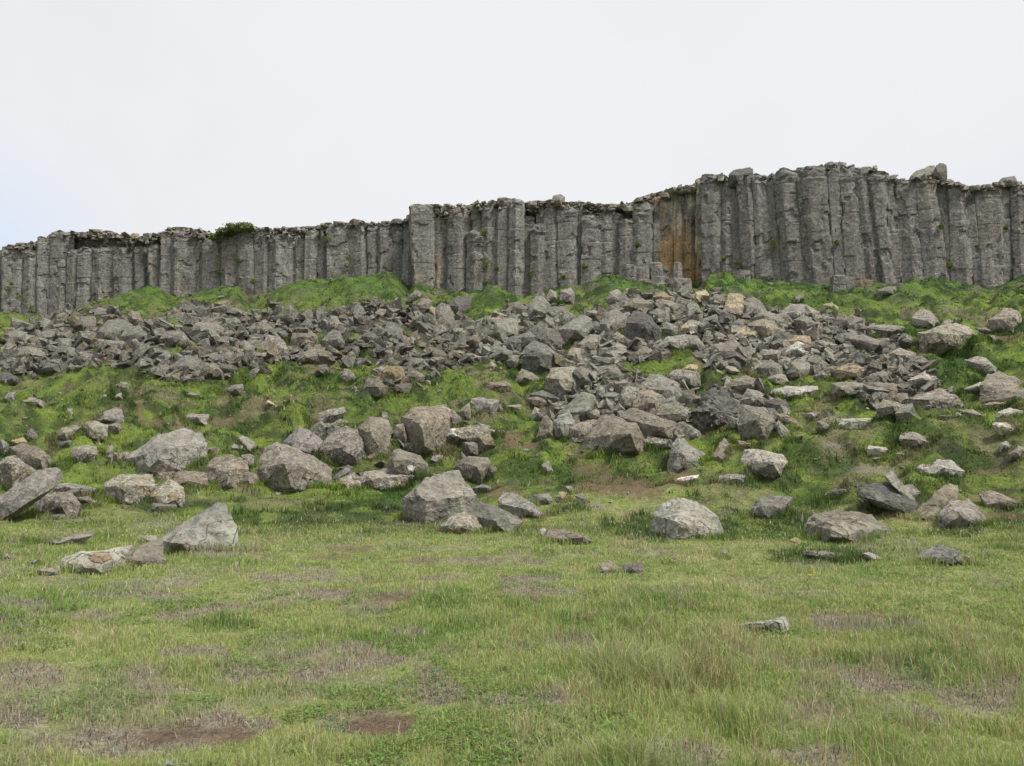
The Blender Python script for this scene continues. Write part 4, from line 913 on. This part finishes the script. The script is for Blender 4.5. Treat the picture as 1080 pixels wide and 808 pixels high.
T1 .5 .7 g | 38,302 90,258 152,268 142,312 60,332
T1 .5 .6 b | 0,352 10,318 47,330 42,357
T1 .5 .7 m | 988,552 1030,503 1080,498 1080,547
T1 .5 .6 b | 783,507 785,493 800,485 832,495 810,510
T1 .5 .8 g | 850,410 900,370 960,380 980,420 900,440
T1 .5 .8 g | 440,430 470,390 560,400 580,425 500,440
T1 .5 .7 b | 430,300 490,270 540,300 480,320
M1 .8 .7 g | 645,242 720,200 800,150 870,110 885,106 910,112 960,200 965,292 900,304 860,314 770,292 700,262 | prow-shaped wedge | grey prow-shaped wedge rock rising right at the front left
M1 .4 .6 b | 655,335 658,258 700,245 762,250 795,290 690,335
M1 .5 .6 l | 470,368 485,345 555,292 655,250 660,332 600,347 520,367 | | lichened flat rock joining the prow-shaped wedge to the puddled slab
M1 .5 .5 p | 553,282 570,250 632,250 642,277
M1 .75 .9 p | 242,355 330,320 440,300 530,293 500,340 400,392 250,398 | puddled slab | flat pale slab with an orange-brown hollow, lying front left
M1 .4 .6 g | 128,392 160,385 240,373 237,402 135,414
M1 .5 .5 p | 163,275 300,250 375,233 372,252 280,277 170,287 | | thin pale slab half sunk in grass above the puddled slab
M1 .5 .4 g | 93,370 130,350 160,346 110,378
M1 .5 .6 p | 0,342 0,322 25,318 42,337
P .5 .7 p | 163,810 168,803 182,799 198,800 208,808 200,812 | | small pale stone half buried at the bottom edge of the meadow
P .5 .8 g C | 669,277 669,269 673,265 683,266 688,271 686,277 | block on the stumps | flat-bottomed grey block perched on top of the stump row
C6 .6 .8 g C | 430,130 450,95 540,55 568,55 575,100 500,135 | rim slab | broad slab on the cliff rim left of the perched boulder
C6 .6 .9 d C | 565,100 580,50 600,40 635,42 640,80 610,115 570,115 | perched rim boulder | dark boulder perched highest on the cliff rim at right
C5 .5 .9 d C | 268,105 290,80 330,68 395,60 397,95 330,130 270,150 | | jutting dark cap rock on the rim above the right-hand cliff
C4 .5 .9 m C | 225,120 240,88 275,80 300,95 290,135 240,140 | | rounded mauve cap rock on the rim of the middle cliff
C6 .5 .9 d C | 930,150 960,122 1025,112 1038,140 1000,165 | | dark cap rock on the rim near the right edge
C6 .5 .8 g C | 215,70 222,52 242,50 245,68
"""

ROCKC = {'g': (.228, .222, .204), 'd': (.145, .143, .137), 't': (.37, .315, .225), 'p': (.32, .31, .285), 'b': (.222, .200, .168), 'l': (.235, .218, .185), 'm': (.215, .203, .188), 'o': (.30, .235, .14)}
COLW = {'g': 'grey', 'd': 'dark grey', 't': 'tan', 'p': 'pale', 'b': 'brownish', 'l': 'lichen-mottled', 'm': 'mauve-grey', 'o': 'ochre'}
LICH = {'g': .35, 'd': .2, 't': .12, 'p': .3, 'b': .4, 'l': 1.0, 'm': .6, 'o': .8}
recs = []
for ln in ROCKS.strip().splitlines():
    f = [a.strip() for a in ln.split('|')]
    if len(f) < 2: continue
    h_ = f[0].split(); ox, oy, sc0 = TILE[h_[0]]
    pts = [tuple(float(v) for v in a.split(',')) for a in f[1].split()]
    pts = np.array([(ox + x_ / sc0, oy + y_ / sc0) for x_, y_ in pts])
    recs.append(dict(p=pts, r=float(h_[1]), D=float(h_[2]), c=h_[3], fl=h_[4] if len(h_) > 4 else '', short=f[2] if len(f) > 2 and f[2] else None, label=f[3] if len(f) > 3 else None))
def build_rock(rc, i):
    p = rc['p']; pc = p.mean(0); p = pc + (p - pc) * np.array([1.07, 1.05]); x0, y0 = p.min(0); x1, y1 = p.max(0); wpx, hpx = x1 - x0, y1 - y0
    rs = np.random.default_rng(3000 + i)
    bot = p[p[:, 1] > y1 - hpx * .12]; bxm = float(bot[:, 0].mean())
    if 'C' in rc['fl']:            # on the rim or against the cliff foot
        Ya = Yc_px((x0 + x1) / 2) + (-0.9 if 'F' in rc['fl'] else .2); A = at_depth(bxm, y1, Ya)
    else:
        A = hit(bxm, y1 - 0.5)
        if A is None: A = at_depth(bxm, y1, Yc_px(bxm) - 1)
    Y0 = A[1]; m = Y0 / F / math.cos(TH); W, H = wpx * m, hpx * m
    D = rc['D'] * min(max(W, H), 1.6 * min(W, H) + .25 * max(W, H))
    cy = (y0 + y1) / 2; cxm = (x0 + x1) / 2
    P = []
    xk = x0 + wpx * (rs.uniform(.25, .42) if rs.random() < .5 else rs.uniform(.58, .78))   # where the front edge of the block stands
    fw = D * rs.uniform(.45, .8)
    for x_, y_ in p:
        fr_ = min(1, (y_ - y0) / max(rc['r'] * hpx, .5)); dep = D * (1 - fr_) * .9
        dep = dep + fw * abs(x_ - xk) / wpx
        P.append(at_depth(x_, y_, Y0 + dep))
        P.append(at_depth(cxm + (x_ - cxm) * .8, cy + (y_ - cy) * .85, Y0 + D * 1.3))
        if not 'h' in rc['fl'] and wpx < 2.2 * hpx and y_ > y0 + .55 * hpx:
            q_ = at_depth(cxm + (x_ - cxm) * .97, y_, Y0 + dep); q_[2] = A[2] - .12 * H - .04; P.append(q_)
        if not 'h' in rc['fl'] and y_ > y1 - .62 * hpx:
            q_ = at_depth(cxm + (x_ - cxm) * .97, y1, Y0 + D * .2 + fw * abs(x_ - xk) / wpx); q_[2] -= H * .35 + .05; P.append(q_)
            q_ = at_depth(cxm + (x_ - cxm) * .95, y1, Y0 + D); q_[2] -= H * .2; P.append(q_)
    for X_, up_ in ((xk, rc['r']), (xk + wpx * rs.uniform(-.12, .12), .88)):
        ys = []
        for a in range(len(p)):
            (xa, ya), (xb, yb) = p[a], p[(a + 1) % len(p)]
            if (xa - X_) * (xb - X_) < 0: ys.append(ya + (yb - ya) * (X_ - xa) / (xb - xa))
        if len(ys) < 2: continue
        ylo, yhi = min(ys), max(ys); yr = ylo + (yhi - ylo) * np.clip(up_, .15, .9)
        P.append(at_depth(X_, yr, Y0 - fw * (.7 if up_ < .8 else .55)))
    sub = .07 if max(wpx, hpx) > 38 else (.11 if max(wpx, hpx) > 15 else .2)
    V, Fc = rock_mesh(P, sub, (.072 if max(wpx, hpx) > 22 else .055) if 'R' not in rc['fl'] else .26, i + 1, 2)
    asp = wpx / hpx
    nm = 'rock_slab' if asp > 2.2 else ('boulder' if max(wpx, hpx) > 24 else 'rock')
    if wpx > 18 and wpx < 1.8 * hpx and 'h' not in rc['fl'] and 'C' not in rc['fl']: V[:, 2] -= .08 * H
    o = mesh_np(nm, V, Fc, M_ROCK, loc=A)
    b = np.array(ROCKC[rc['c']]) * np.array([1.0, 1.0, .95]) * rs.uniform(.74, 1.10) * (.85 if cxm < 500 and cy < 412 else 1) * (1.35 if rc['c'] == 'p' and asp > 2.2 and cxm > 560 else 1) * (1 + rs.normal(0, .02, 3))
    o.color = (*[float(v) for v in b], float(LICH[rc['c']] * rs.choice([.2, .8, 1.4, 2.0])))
    rc['o'] = o; rc['name'] = nm; rc['asp'] = asp; rc['sz'] = max(wpx, hpx); rc['ctr'] = ((x0 + x1) / 2, (y0 + y1) / 2); rc['A'] = A
for i, rc in enumerate(recs): build_rock(rc, i)

def stain(short, px, py, rx, ry, col, name, label):
    """a crust or hollow on the visible skin of one rock: the skin's own faces there, lifted a few millimetres"""
    rc = [r for r in recs if r['short'] == short][0]; me = rc['o'].data; n = len(me.vertices)
    V = np.zeros(n * 3, np.float32); me.vertices.foreach_get('co', V); V = V.reshape(-1, 3).astype(float)
    Fc = np.zeros(len(me.polygons) * 3, np.int32); me.polygons.foreach_get('vertices', Fc); Fc = Fc.reshape(-1, 3)
    W = V + np.array(rc['o'].location); qx, qy = project(W)
    d = ((qx - px) / rx) ** 2 + ((qy - py) / ry) ** 2 + .8 * noise(W * 3.5, 77)
    fn = np.cross(V[Fc[:, 1]] - V[Fc[:, 0]], V[Fc[:, 2]] - V[Fc[:, 0]]); fc_ = W[Fc].mean(1) - np.array([0, 0, HC])
    cen = V.mean(0); fn *= np.sign(((V[Fc].mean(1) - cen) * fn).sum(1))[:, None]
    k = (d[Fc] < 1).all(1) & ((fn * fc_).sum(1) < 0)
    if k.sum() < 3: print('no stain', short); return
    fn /= np.linalg.norm(fn, axis=1, keepdims=True) + 1e-9
    used, inv = np.unique(Fc[k], return_inverse=True); vn = np.zeros((len(used), 3)); fi = inv.reshape(-1, 3)
    for j in range(3): np.add.at(vn, fi[:, j], fn[k])
    vn /= np.linalg.norm(vn, axis=1, keepdims=True) + 1e-9
    P_ = V[used] + vn * .012
    o = mesh_np(name, np.concatenate([P_, V[used] - vn * .01]), fi, M_RUB, np.tile([[*col, .1]], (2 * len(used), 1)), parent=rc['o']); o['label'] = label
stain('puddled slab', 107, 589, 14, 5, (.25, .185, .125), 'hollow', 'orange-brown hollow in the slab')
stain('white-splashed ledge rock', 476, 456, 7, 5, (.62, .61, .58), 'white_splash', 'white splash on the rock')
stain('white-spotted boulder', 433, 493, 4, 4, (.62, .61, .58), 'white_splash', 'white spot on the boulder')

# labels: hand-written ones, the rest say what they lie beside
def shape_word(rc):
    if rc['asp'] > 2.6: return 'thin flat'
    if rc['asp'] > 1.9: return 'low flat'
    if rc['asp'] < .8: return 'upright'
    return 'blocky' if len(rc['p']) <= 5 else 'angular'
def size_word(rc): return 'large' if rc['sz'] > 30 else ('medium' if rc['sz'] > 17 else 'small')
def rel(rc, h):
    dx, dy = rc['ctr'][0] - h['ctr'][0], (rc['ctr'][1] - h['ctr'][1]) * 1.3
    a = math.degrees(math.atan2(dy, dx)) % 360
    return ['right of', 'below and right of', 'below', 'below and left of', 'left of', 'above and left of', 'above', 'above and right of'][int(((a + 22.5) % 360) // 45)]
heroes = [r for r in recs if r['short']]
def dist(a, b): return math.hypot(a['ctr'][0] - b['ctr'][0], a['ctr'][1] - b['ctr'][1])
def auto(rc, k=0, two=False):
    hs = sorted([h for h in heroes if h is not rc], key=lambda h: dist(rc, h))
    noun = {'rock_slab': 'slab', 'boulder': 'boulder', 'rock': 'rock'}[rc['name']]
    s = f"{size_word(rc)} {shape_word(rc)} {COLW[rc['c']]} {noun} {rel(rc, hs[k])} the {hs[k]['short']}"
    if two: s = f"{size_word(rc)} {COLW[rc['c']]} {noun} {rel(rc, hs[0])} the {hs[0]['short']}, {rel(rc, hs[1])} the {hs[1]['short']}"
    return s
todo = [r for r in recs if not r['label']]
for r in todo: r['auto'] = auto(r)
for mode in (1, 2, 3):
    cnt = {}
    for r in todo: cnt.setdefault(r['auto'], []).append(r)
    for k_, g_ in cnt.items():
        if len(g_) > 1:
            for r in g_: r['auto'] = auto(r, 0, True) if mode == 1 else (auto(r, 1) if mode == 2 else r['auto'])
            if mode == 3:
                g_.sort(key=lambda r: r['ctr'][0])
                for n_, r in enumerate(g_): r['auto'] = ['leftmost ', 'rightmost ', 'middle '][0 if n_ == 0 else (1 if n_ == len(g_) - 1 else 2)] + r['auto']
for r in recs:
    lb = r['label'] or r['auto']
    lb = ' '.join(lb.split()[:16])
    cx_, cy_ = r['ctr']
    grp = 'fallen rocks in the left scree' if cx_ < 500 and cy_ < 412 else ('fallen rocks in the right scree' if cy_ < 412 else ('boulders at the foot of the slope' if cx_ < 560 else 'rocks scattered on the right slope'))
    tag(r['o'], lb, {'rock_slab': 'slab', 'boulder': 'boulder', 'rock': 'rock'}[r['name']], grp)

# ------------------------------------------------------------------ broken column stumps at the cliff foot
ST = [('C4', 645, 480, 720, 625, 0, 'tall grey column stump with slanting top at the left of the stump row'), ('C4', 725, 495, 800, 570, .3, 'short grey upper stump beside the tall slanting one'), ('C4', 725, 565, 800, 640, -.2, 'low brown-grey stump under the short upper stump'), ('C4', 805, 485, 890, 595, .2, 'wide square grey column stump in the middle of the stump row'), ('C4', 812, 590, 895, 640, -.3, 'low square stump at the foot of the wide stump'), ('C4', 900, 555, 1010, 640, .4, 'broad rust brown column stump at the right end of the row'), ('C4', 925, 470, 965, 520, .6, 'small dark block of broken column above the brown stump'), ('C4', 790, 470, 850, 500, .9, 'low flat-topped stump behind the wide square stump'),
      ('C5', 300, 645, 388, 720, -.1, 'small mossy-topped stump leaning on the cliff foot'), ('C5', 395, 712, 510, 752, -.8, 'low broken stump sunk in grass at the cliff foot'), ('C5', 870, 680, 970, 755, -.4, 'pale grey column stump under the tallest cliff'), ('C5', 970, 695, 1075, 790, -.5, 'brown-grey stump with moss cap under the tallest cliff')]
for i, (tl_, x0, y0, x1, y1, dep, lb) in enumerate(ST):
    ox, oy, s0 = TILE[tl_]; a0, b0, a1, b1 = ox + x0 / s0, oy + y0 / s0, ox + x1 / s0, oy + y1 / s0
    dd_ = (-2.6 if i < 8 else -.9) + dep
    V, tri, col, A, B = column_mesh([a0, a1, a0, a1, b0, b1, dd_, 't' if 'brown' in lb else 'g'], 700 + i, down=.9)
    o = mesh_np('broken_column', V, tri, M_CLIFF, col, loc=B); tag(o, lb, 'broken column', 'broken column stumps at the cliff foot')

# ------------------------------------------------------------------ scree: loose stones between the big rocks
mg = Merge(); rs = np.random.default_rng(11)
dens_n = [2700, 2700, 420, 150, 260, 110]
for S, n in zip(SCREE, dens_n):
    xs = [a for a, b in S]; ys = [b for a, b in S]
    qx = rs.uniform(min(xs), max(xs), n * 4); qy = rs.uniform(min(ys), max(ys), n * 4)
    k = inpoly(qx, qy, S); qx, qy = qx[k][:n], qy[k][:n]
    qy = qy + rs.normal(0, 6, len(qy)) * (rs.random(len(qy)) < .22); A_, ok = hits(qx, qy); pocket = n2(A_[:, 0], A_[:, 1], 0.42, 2, 161)
    for A, good, pk in zip(A_, ok, pocket):
        if not good or (pk > (.28 if A[0] < -.05 * A[1] else .42) and rs.random() < .85): continue
        s_px = (2.4 + 8.5 * rs.random() ** 2.2)
        s_ = s_px * A[1] / F
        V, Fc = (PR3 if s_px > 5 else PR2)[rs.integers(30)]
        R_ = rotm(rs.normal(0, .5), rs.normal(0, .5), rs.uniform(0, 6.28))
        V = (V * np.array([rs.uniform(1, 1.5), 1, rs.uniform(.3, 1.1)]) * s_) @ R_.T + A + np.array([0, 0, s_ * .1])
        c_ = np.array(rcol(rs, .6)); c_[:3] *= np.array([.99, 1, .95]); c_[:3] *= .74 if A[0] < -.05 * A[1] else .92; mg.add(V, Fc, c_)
# stray stones in the grass
for k in range(420):
    px = rs.uniform(-30, 1110); py = rs.uniform(400, 600) if rs.random() < .8 else rs.uniform(305, 420)
    A = hit(px, py)
    if A is None or A[1] > 60: continue
    s_ = (1.2 + 2.6 * rs.random() ** 2.5) * A[1] / F * (1 if py < 540 else .7)
    V, Fc = PR2[rs.integers(30)]; V = (V * np.array([1, 1, .8]) * s_) @ rotm(rs.normal(0, .3), rs.normal(0, .3), rs.uniform(0, 6.28)).T + A
    mg.add(V, Fc, rcol(rs, .6))
tag(mg.build('scree', M_RUB), 'loose angular stones filling the scree between the larger rocks', 'scree', kind='stuff')

# ------------------------------------------------------------------ grass and low plants
BL_V = []; BL_F = []; BL_C = []
def blades(x, y, z, h, wd, col, curl=.5, seg=2):
    n = len(x); az = rng.uniform(0, 2 * math.pi, n); ln = rng.normal(0.05, .35, n) * curl + .25 * curl
    la = rng.uniform(0, 2 * math.pi, n)
    dx, dy = np.cos(az) * wd / 2, np.sin(az) * wd / 2
    lx, ly = np.cos(la) * h * ln, np.sin(la) * h * ln
    if seg == 2:
        V = np.stack([np.stack([x - dx, y - dy, z - .02], -1), np.stack([x + dx, y + dy, z - .02], -1),
                      np.stack([x - dx * .8 + lx * .35, y - dy * .8 + ly * .35, z + h * .55], -1), np.stack([x + dx * .8 + lx * .35, y + dy * .8 + ly * .35, z + h * .55], -1),
                      np.stack([x + lx * 1.25, y + ly * 1.25, z + h * (1 - .25 * np.abs(ln))], -1)], 1)
        Fc = np.array([[0, 1, 3], [0, 3, 2], [2, 3, 4]])
    else:
        V = np.stack([np.stack([x - dx, y - dy, z - .02], -1), np.stack([x + dx, y + dy, z - .02], -1), np.stack([x + lx, y + ly, z + h], -1)], 1)
        Fc = np.array([[0, 1, 2]])
    nv = V.shape[1]
    Fa = (np.arange(n)[:, None, None] * nv + Fc[None]).reshape(-1, 3)
    return V.reshape(-1, 3), Fa, np.repeat(col, nv, 0)
def scatter(n, r0, r1, pw, amax=.88):
    u = rng.random(n); e = pw + 1
    r = (r0 ** e + u * (r1 ** e - r0 ** e)) ** (1 / e); a = rng.uniform(-amax, amax, n)
    return r * np.sin(a), r * np.cos(a)
def vary(col, n, amt=.22):
    v = rng.uniform(1 - amt, 1 + amt, (n, 1)); c = col * v * (1 + rng.normal(0, .07, (n, 3))); return np.clip(c, .01, .8)
def mass(name, label, parts):
    V = []; Fc = []; C = []; n = 0
    for v, f, c in parts: V.append(v); Fc.append(f + n); C.append(c); n += len(v)
    return tag(mesh_np(name, np.concatenate(V), np.concatenate(Fc), M_LEAF, np.concatenate(C)), label, 'grass', kind='stuff')
def grow(n, r0, r1, pw, seg, wk, hk=1.0, straw=.17):
    x, y = scatter(n, r0, r1, pw); z = height(x, y); c, d, h, s = cover(x, y, z)
    clump = .5 + .5 * n2(x, y, 3.2, 2, 201)
    keep = rng.random(n) < d * (.35 + .65 * clump); x, y, z, c, h, clump = x[keep], y[keep], z[keep], c[keep], h[keep], clump[keep]; n = len(x)
    R = np.hypot(x, y)
    tus = .55 + 1.7 * sst(.12, .6, n2(x, y, 1.5, 2, 211)) if r0 > 12 else .75 + .7 * sst(.1, .6, n2(x, y, 2.4, 2, 211))
    hh = tus * h * hk * rng.uniform(.35, 1.35, n) * (.6 + .8 * clump)
    col = vary(c * 1.12, n)
    st = rng.random(n) < straw * (1 - sst(18, 24, R) * .6); col[st] = vary(np.array([[.46, .40, .26]]) * np.ones((st.sum(), 1)), st.sum(), .3)
    wd = np.maximum(.0034, wk * R) * rng.uniform(.6, 1.3, n)
    return blades(x, y, z, hh, wd, col, .9, seg)
near = [grow(415000, 3.3, 9.5, -.2, 2, .0010), grow(290000, 9.0, 20, .1, 2, .0011)]
# seed stalks and dry straw standing above the right foreground
x, y = scatter(3300, 3.4, 10, -.3); z = height(x, y); px, py = project(np.stack([x, y, z], -1))
k = (px > 430 + rng.normal(0, 60, len(px))) & (n2(x, y, .8, 2, 301) > -.1); x, y, z = x[k], y[k], z[k]; n = len(x)
near.append(blades(x, y, z, rng.uniform(.18, .38, n), np.full(n, .0045), vary(np.array([[.40, .33, .17]]) * np.ones((n, 1)), n, .2), .9, 2))
# dead wiry stems lying in the litter patches
x, y = scatter(115000, 3.3, 13, -.2); z = height(x, y); c, d, h, s = cover(x, y, z); k = (d < .55) & ((c[:, 2] > .13) | (rng.random(len(x)) < .2)); x, y, z = x[k], y[k], z[k]; n = len(x)
cc = np.where(rng.random((n, 1)) < .5, np.array([[.30, .25, .215]]), np.array([[.16, .115, .085]]))
cc = np.where(rng.random((n, 1)) < .15, np.array([[.43, .39, .33]]), cc)
near.append(blades(x, y, z, rng.uniform(.012, .06, n), np.full(n, .006), vary(cc, n, .25), 3.2, 2))
def leaves(n0, r0, r1):
    x, y = scatter(n0, r0, r1, 0); k = n2(x, y, 1.9, 3, 401) > .12; x, y = x[k], y[k]; z = height(x, y); c, d, h, s_ = cover(x, y, z)
    k = rng.random(len(x)) < d; x, y, z = x[k], y[k], z[k]; n = len(x)
    a = rng.uniform(0, 2 * math.pi, n); L = rng.uniform(.004, .011, n) * (1 + r1 / 14); t_ = rng.uniform(.0, .8, n)
    zz = z + rng.uniform(.0, .045, n); dx, dy, dz = np.cos(a) * L, np.sin(a) * L, L * t_; sx, sy = -np.sin(a) * L * .45, np.cos(a) * L * .45
    V = np.stack([np.stack([x - dx, y - dy, zz - dz * .2], -1), np.stack([x + sx, y + sy, zz + dz * .4], -1), np.stack([x + dx, y + dy, zz + dz], -1), np.stack([x - sx, y - sy, zz + dz * .4], -1)], 1).reshape(-1, 3)
    Fa = (np.arange(n)[:, None, None] * 4 + np.array([[0, 1, 2], [0, 2, 3]])).reshape(-1, 3)
    cc = vary(np.array([[.150, .245, .065]]) * np.ones((n, 1)), n, .4)
    return V, Fa, np.repeat(cc, 4, 0)
near += [leaves(240000, 3.3, 10), leaves(140000, 9, 19)]
mass('meadow_grass', 'short meadow grass and dry straw over the near ground', near)
slope = [grow(415000, 17, 44, .35, 1, .0028, .85, .05), grow(250000, 38, 92, .5, 1, .0030, 1.1, .03)]
# longer grass crowding round the foot of the rocks
xs_, ys_, hs_ = [], [], []
for rc in recs:
    if 'C' in rc['fl'] or 'h' in rc['fl']: continue
    A = rc['A']; Wm = (rc['p'][:, 0].max() - rc['p'][:, 0].min()) * A[1] / F
    if float(cover(*[np.array([v]) for v in A])[3][0]) > .5: continue
    k = int(min(800, 90 + 300 * Wm)); u = rng.uniform(-.62, .62, k); R_ = math.hypot(A[0], A[1])
    xs_.append(A[0] + u * Wm); ys_.append(A[1] + np.abs(u) ** 2 * Wm * .8 - rng.random(k) ** 1.5 * .28 + .08); hs_.append(np.full(k, min(.26, .09 + .07 * Wm)))
x, y, h = np.concatenate(xs_), np.concatenate(ys_), np.concatenate(hs_); z = height(x, y); c, d, _, _ = cover(x, y, z); n = len(x)
slope.append(blades(x, y, z, h * rng.uniform(.4, 1.3, n), np.maximum(.004, .0011 * np.hypot(x, y)), vary(c * 1.05, n), .9, 2))
mass('slope_turf', 'green turf, moss and low heath covering the slope', slope)

# coarse tussocks of the near right meadow
# ------------------------------------------------------------------ shrubs and cliff plants
def foliage(c, rad, n, leaf, col, seed):
    rs = np.random.default_rng(seed); d = rs.normal(size=(n, 3)); d /= np.linalg.norm(d, axis=1, keepdims=True)
    r = rs.uniform(.35, 1, n) ** .5; bump = 1 + .35 * fbm(d * 2.2 + seed, 2, 3)
    P = np.asarray(c) + d * (r * bump)[:, None] * np.asarray(rad); P[:, 2] = np.maximum(P[:, 2], c[2] - rad[2] * .55)
    a = rs.normal(size=(n, 3)); a /= np.linalg.norm(a, axis=1, keepdims=True); b_ = np.cross(a, rs.normal(size=(n, 3))); b_ /= np.linalg.norm(b_, axis=1, keepdims=True)
    L = leaf * rs.uniform(.6, 1.4, (n, 1))
    V = np.stack([P - a * L, P + b_ * L * .5, P + a * L, P - b_ * L * .5], 1).reshape(-1, 3)
    Fc = (np.arange(n)[:, None, None] * 4 + np.array([[0, 1, 2], [0, 2, 3]])).reshape(-1, 3)
    cc = np.array(col) * rs.uniform(.6, 1.45, (n, 1)) * (1 + rs.normal(0, .08, (n, 3)))
    return V, Fc, np.repeat(np.clip(cc, .005, .6), 4, 0)
def tube(A, B, r0, r1, k=6):
    A = np.array(A, float); B = np.array(B, float); d = B - A; d /= np.linalg.norm(d); u = np.cross(d, [0.3, 1, 0.1]); u /= np.linalg.norm(u); v = np.cross(d, u)
    an = np.linspace(0, 2 * math.pi, k, endpoint=False); ring = np.cos(an)[:, None] * u + np.sin(an)[:, None] * v
    mid = (A + B) / 2 + u * .06
    V = np.concatenate([A + ring * r0, mid + ring * (r0 + r1) / 2, B + ring * r1]); F_ = []
    for s_ in (0, 1):
        for i in range(k): j = (i + 1) % k; F_ += [[s_ * k + i, s_ * k + j, s_ * k + k + j], [s_ * k + i, s_ * k + k + j, s_ * k + k + i]]
    return V, np.array(F_)
def shrub(px, py, rx, ry, col, label, seed, Yo=.6, nleaf=900, leaf=.11, kind='shrub', cat='shrub', group=None, dim=.7):
    Yp = Yc_px(px) + Yo; c = at_depth(px, py, Yp); m_ = Yp / F
    e = cemp(kind, c - np.array([0, 0, ry * m_])); tag(e, label, cat, group)
    L = c - np.array([0, 0, ry * m_])
    V, Fc, cc = foliage(c, (rx * m_, rx * m_ * dim, ry * m_), nleaf, leaf, col, seed)
    mesh_np('foliage', V - L, Fc, M_LEAF, cc, parent=e)
    Vs = []; Fs = []; n = 0
    for k_ in range(5):
        v_, f_ = tube(c - np.array([0, 0, ry * m_ * 1.1]) + np.array([(k_ - 2) * rx * m_ * .12, 0, 0]), c + np.array([(k_ - 2) * rx * m_ * .35, (k_ % 2 - .5) * .3 * rx * m_, ry * m_ * .3]), .03 * min(1, rx / 8), .012 * min(1, rx / 8)); Vs.append(v_); Fs.append(f_ + n); n += len(v_)
    v_ = np.concatenate(Vs); mesh_np('stem', v_ - L, np.concatenate(Fs), M_LEAF, np.tile([[.11, .08, .055]], (len(v_), 1)), parent=e)
    return e
shrub(254, 241, 19, 4.6, (.17, .22, .09), 'widest leafy green shrub crowning the cliff rim on the left', 1, -.3, 1700, .13)
shrub(238, 245, 10, 4.6, (.14, .185, .075), 'dark green shrub at the rim, lower left of the widest shrub', 2, -.35, 800, .12)
shrub(226, 250, 7, 4.5, (.160, .210, .070), 'light green low shrub hanging over the rim, leftmost of the rim shrubs', 3, -.5, 600, .11)
PLN = [(12, 299, 'clump low on a column at the far left'), (8, 305, 'clump just below the far left clump'), (21, 314, 'clump near the foot of the far left columns'), (33, 326, 'clump at the foot of the far left columns'), (231, 288, 'clump on the tan column left of the smooth pair'), (267, 297, 'clump low between the smooth columns'), (251, 275, 'clump in the joint beside the smooth columns'), (367, 271, 'clump in the deep joint left of the cliff step'), (366, 280, 'clump at the lower end of the deep left joint'), (435, 263, 'clump in the corner of the cliff step'), (436, 275, 'clump lower in the corner of the cliff step'), (512, 277, 'tall clump in the joint of the middle cliff'), (524, 283, 'round clump on the middle cliff'), (512, 298, 'clump at the foot of the middle joint'), (510, 246, 'clump on the broken column top'), (559, 289, 'clump low between two middle columns'), (594, 292, 'clump at the foot of the grey middle column'), (616, 281, 'clump in the joint right of the middle'), (672, 258, 'clump beside the stump row'), (816, 256, 'long clump in the joint of the right cliff'), (778, 277, 'clump above the small leaning stump'), (764, 273, 'brown-green clump on the pale right column'), (993, 239, 'clump in the dark recess far right'), (1002, 280, 'bright clump low on the far right columns'), (1061, 241, 'yellow-green clump under the overhang far right'), (985, 302, 'bright clump between far right column feet'), (345, 252, 'clump near the top of the left recess'), (883, 256, 'clump in the joint under the highest rim')]
for i, (px, py, lb) in enumerate(PLN):
    shrub(px, py, 2.6 + (i % 3) * .8, 2.2 + (i % 4) * .6 + (4 if 'tall' in lb or 'long' in lb else 0), (.135, .19, .038), 'small green plant ' + lb, 50 + i, -.12 if py < 290 else -.3, 130, .07, 'cliff_plant', 'plant', 'small green plants growing in the cliff joints')
# purple and yellow flowers
def flower(px, py, col, label, name, n=1, spread=.1):
    A = hit(px, py); 
    if A is None: return
    Vs = []; Fs = []; Cs = []; nn = 0; rs = np.random.default_rng(int(px))
    for k_ in range(n):
        b0 = A + np.array([rs.normal(0, spread), rs.normal(0, spread), 0]); tip = b0 + np.array([.01, 0, .12 + rs.uniform(0, .06)])
        v_, f_ = tube(b0, tip, .003, .002, 5); Vs.append(v_); Fs.append(f_ + nn); Cs.append(np.tile([[.10, .15, .04]], (len(v_), 1))); nn += len(v_)
        for q_ in range(6):
            a_ = q_ * math.pi / 3; d_ = np.array([math.cos(a_), math.sin(a_), .35]); s_ = np.array([-math.sin(a_), math.cos(a_), 0])
            v_ = np.array([tip, tip + d_ * .018 + s_ * .012, tip + d_ * .034, tip + d_ * .018 - s_ * .012]); Vs.append(v_); Fs.append(np.array([[0, 1, 2], [0, 2, 3]]) + nn); Cs.append(np.tile([col], (4, 1))); nn += 4
    o = mesh_np(name, np.concatenate(Vs), np.concatenate(Fs), M_LEAF, np.concatenate(Cs), loc=A); tag(o, label, 'flower')
flower(570, 550, (.42, .20, .36), 'patch of small purple flowers beside the middle foreground rocks', 'purple_flowers', 22, .10)
for px, py, lb in ((857, 621, 'single yellow flower in the meadow below the flat lichen slab'), (1053, 574, 'single yellow flower in the grass at the right edge'), (331, 515, 'single yellow flower in front of the big left boulder')):
    flower(px, py, (.65, .45, .03), lb, 'yellow_flower', 1)
print('rocks', len(recs), 'named', len(heroes), 'columns', len(cols))
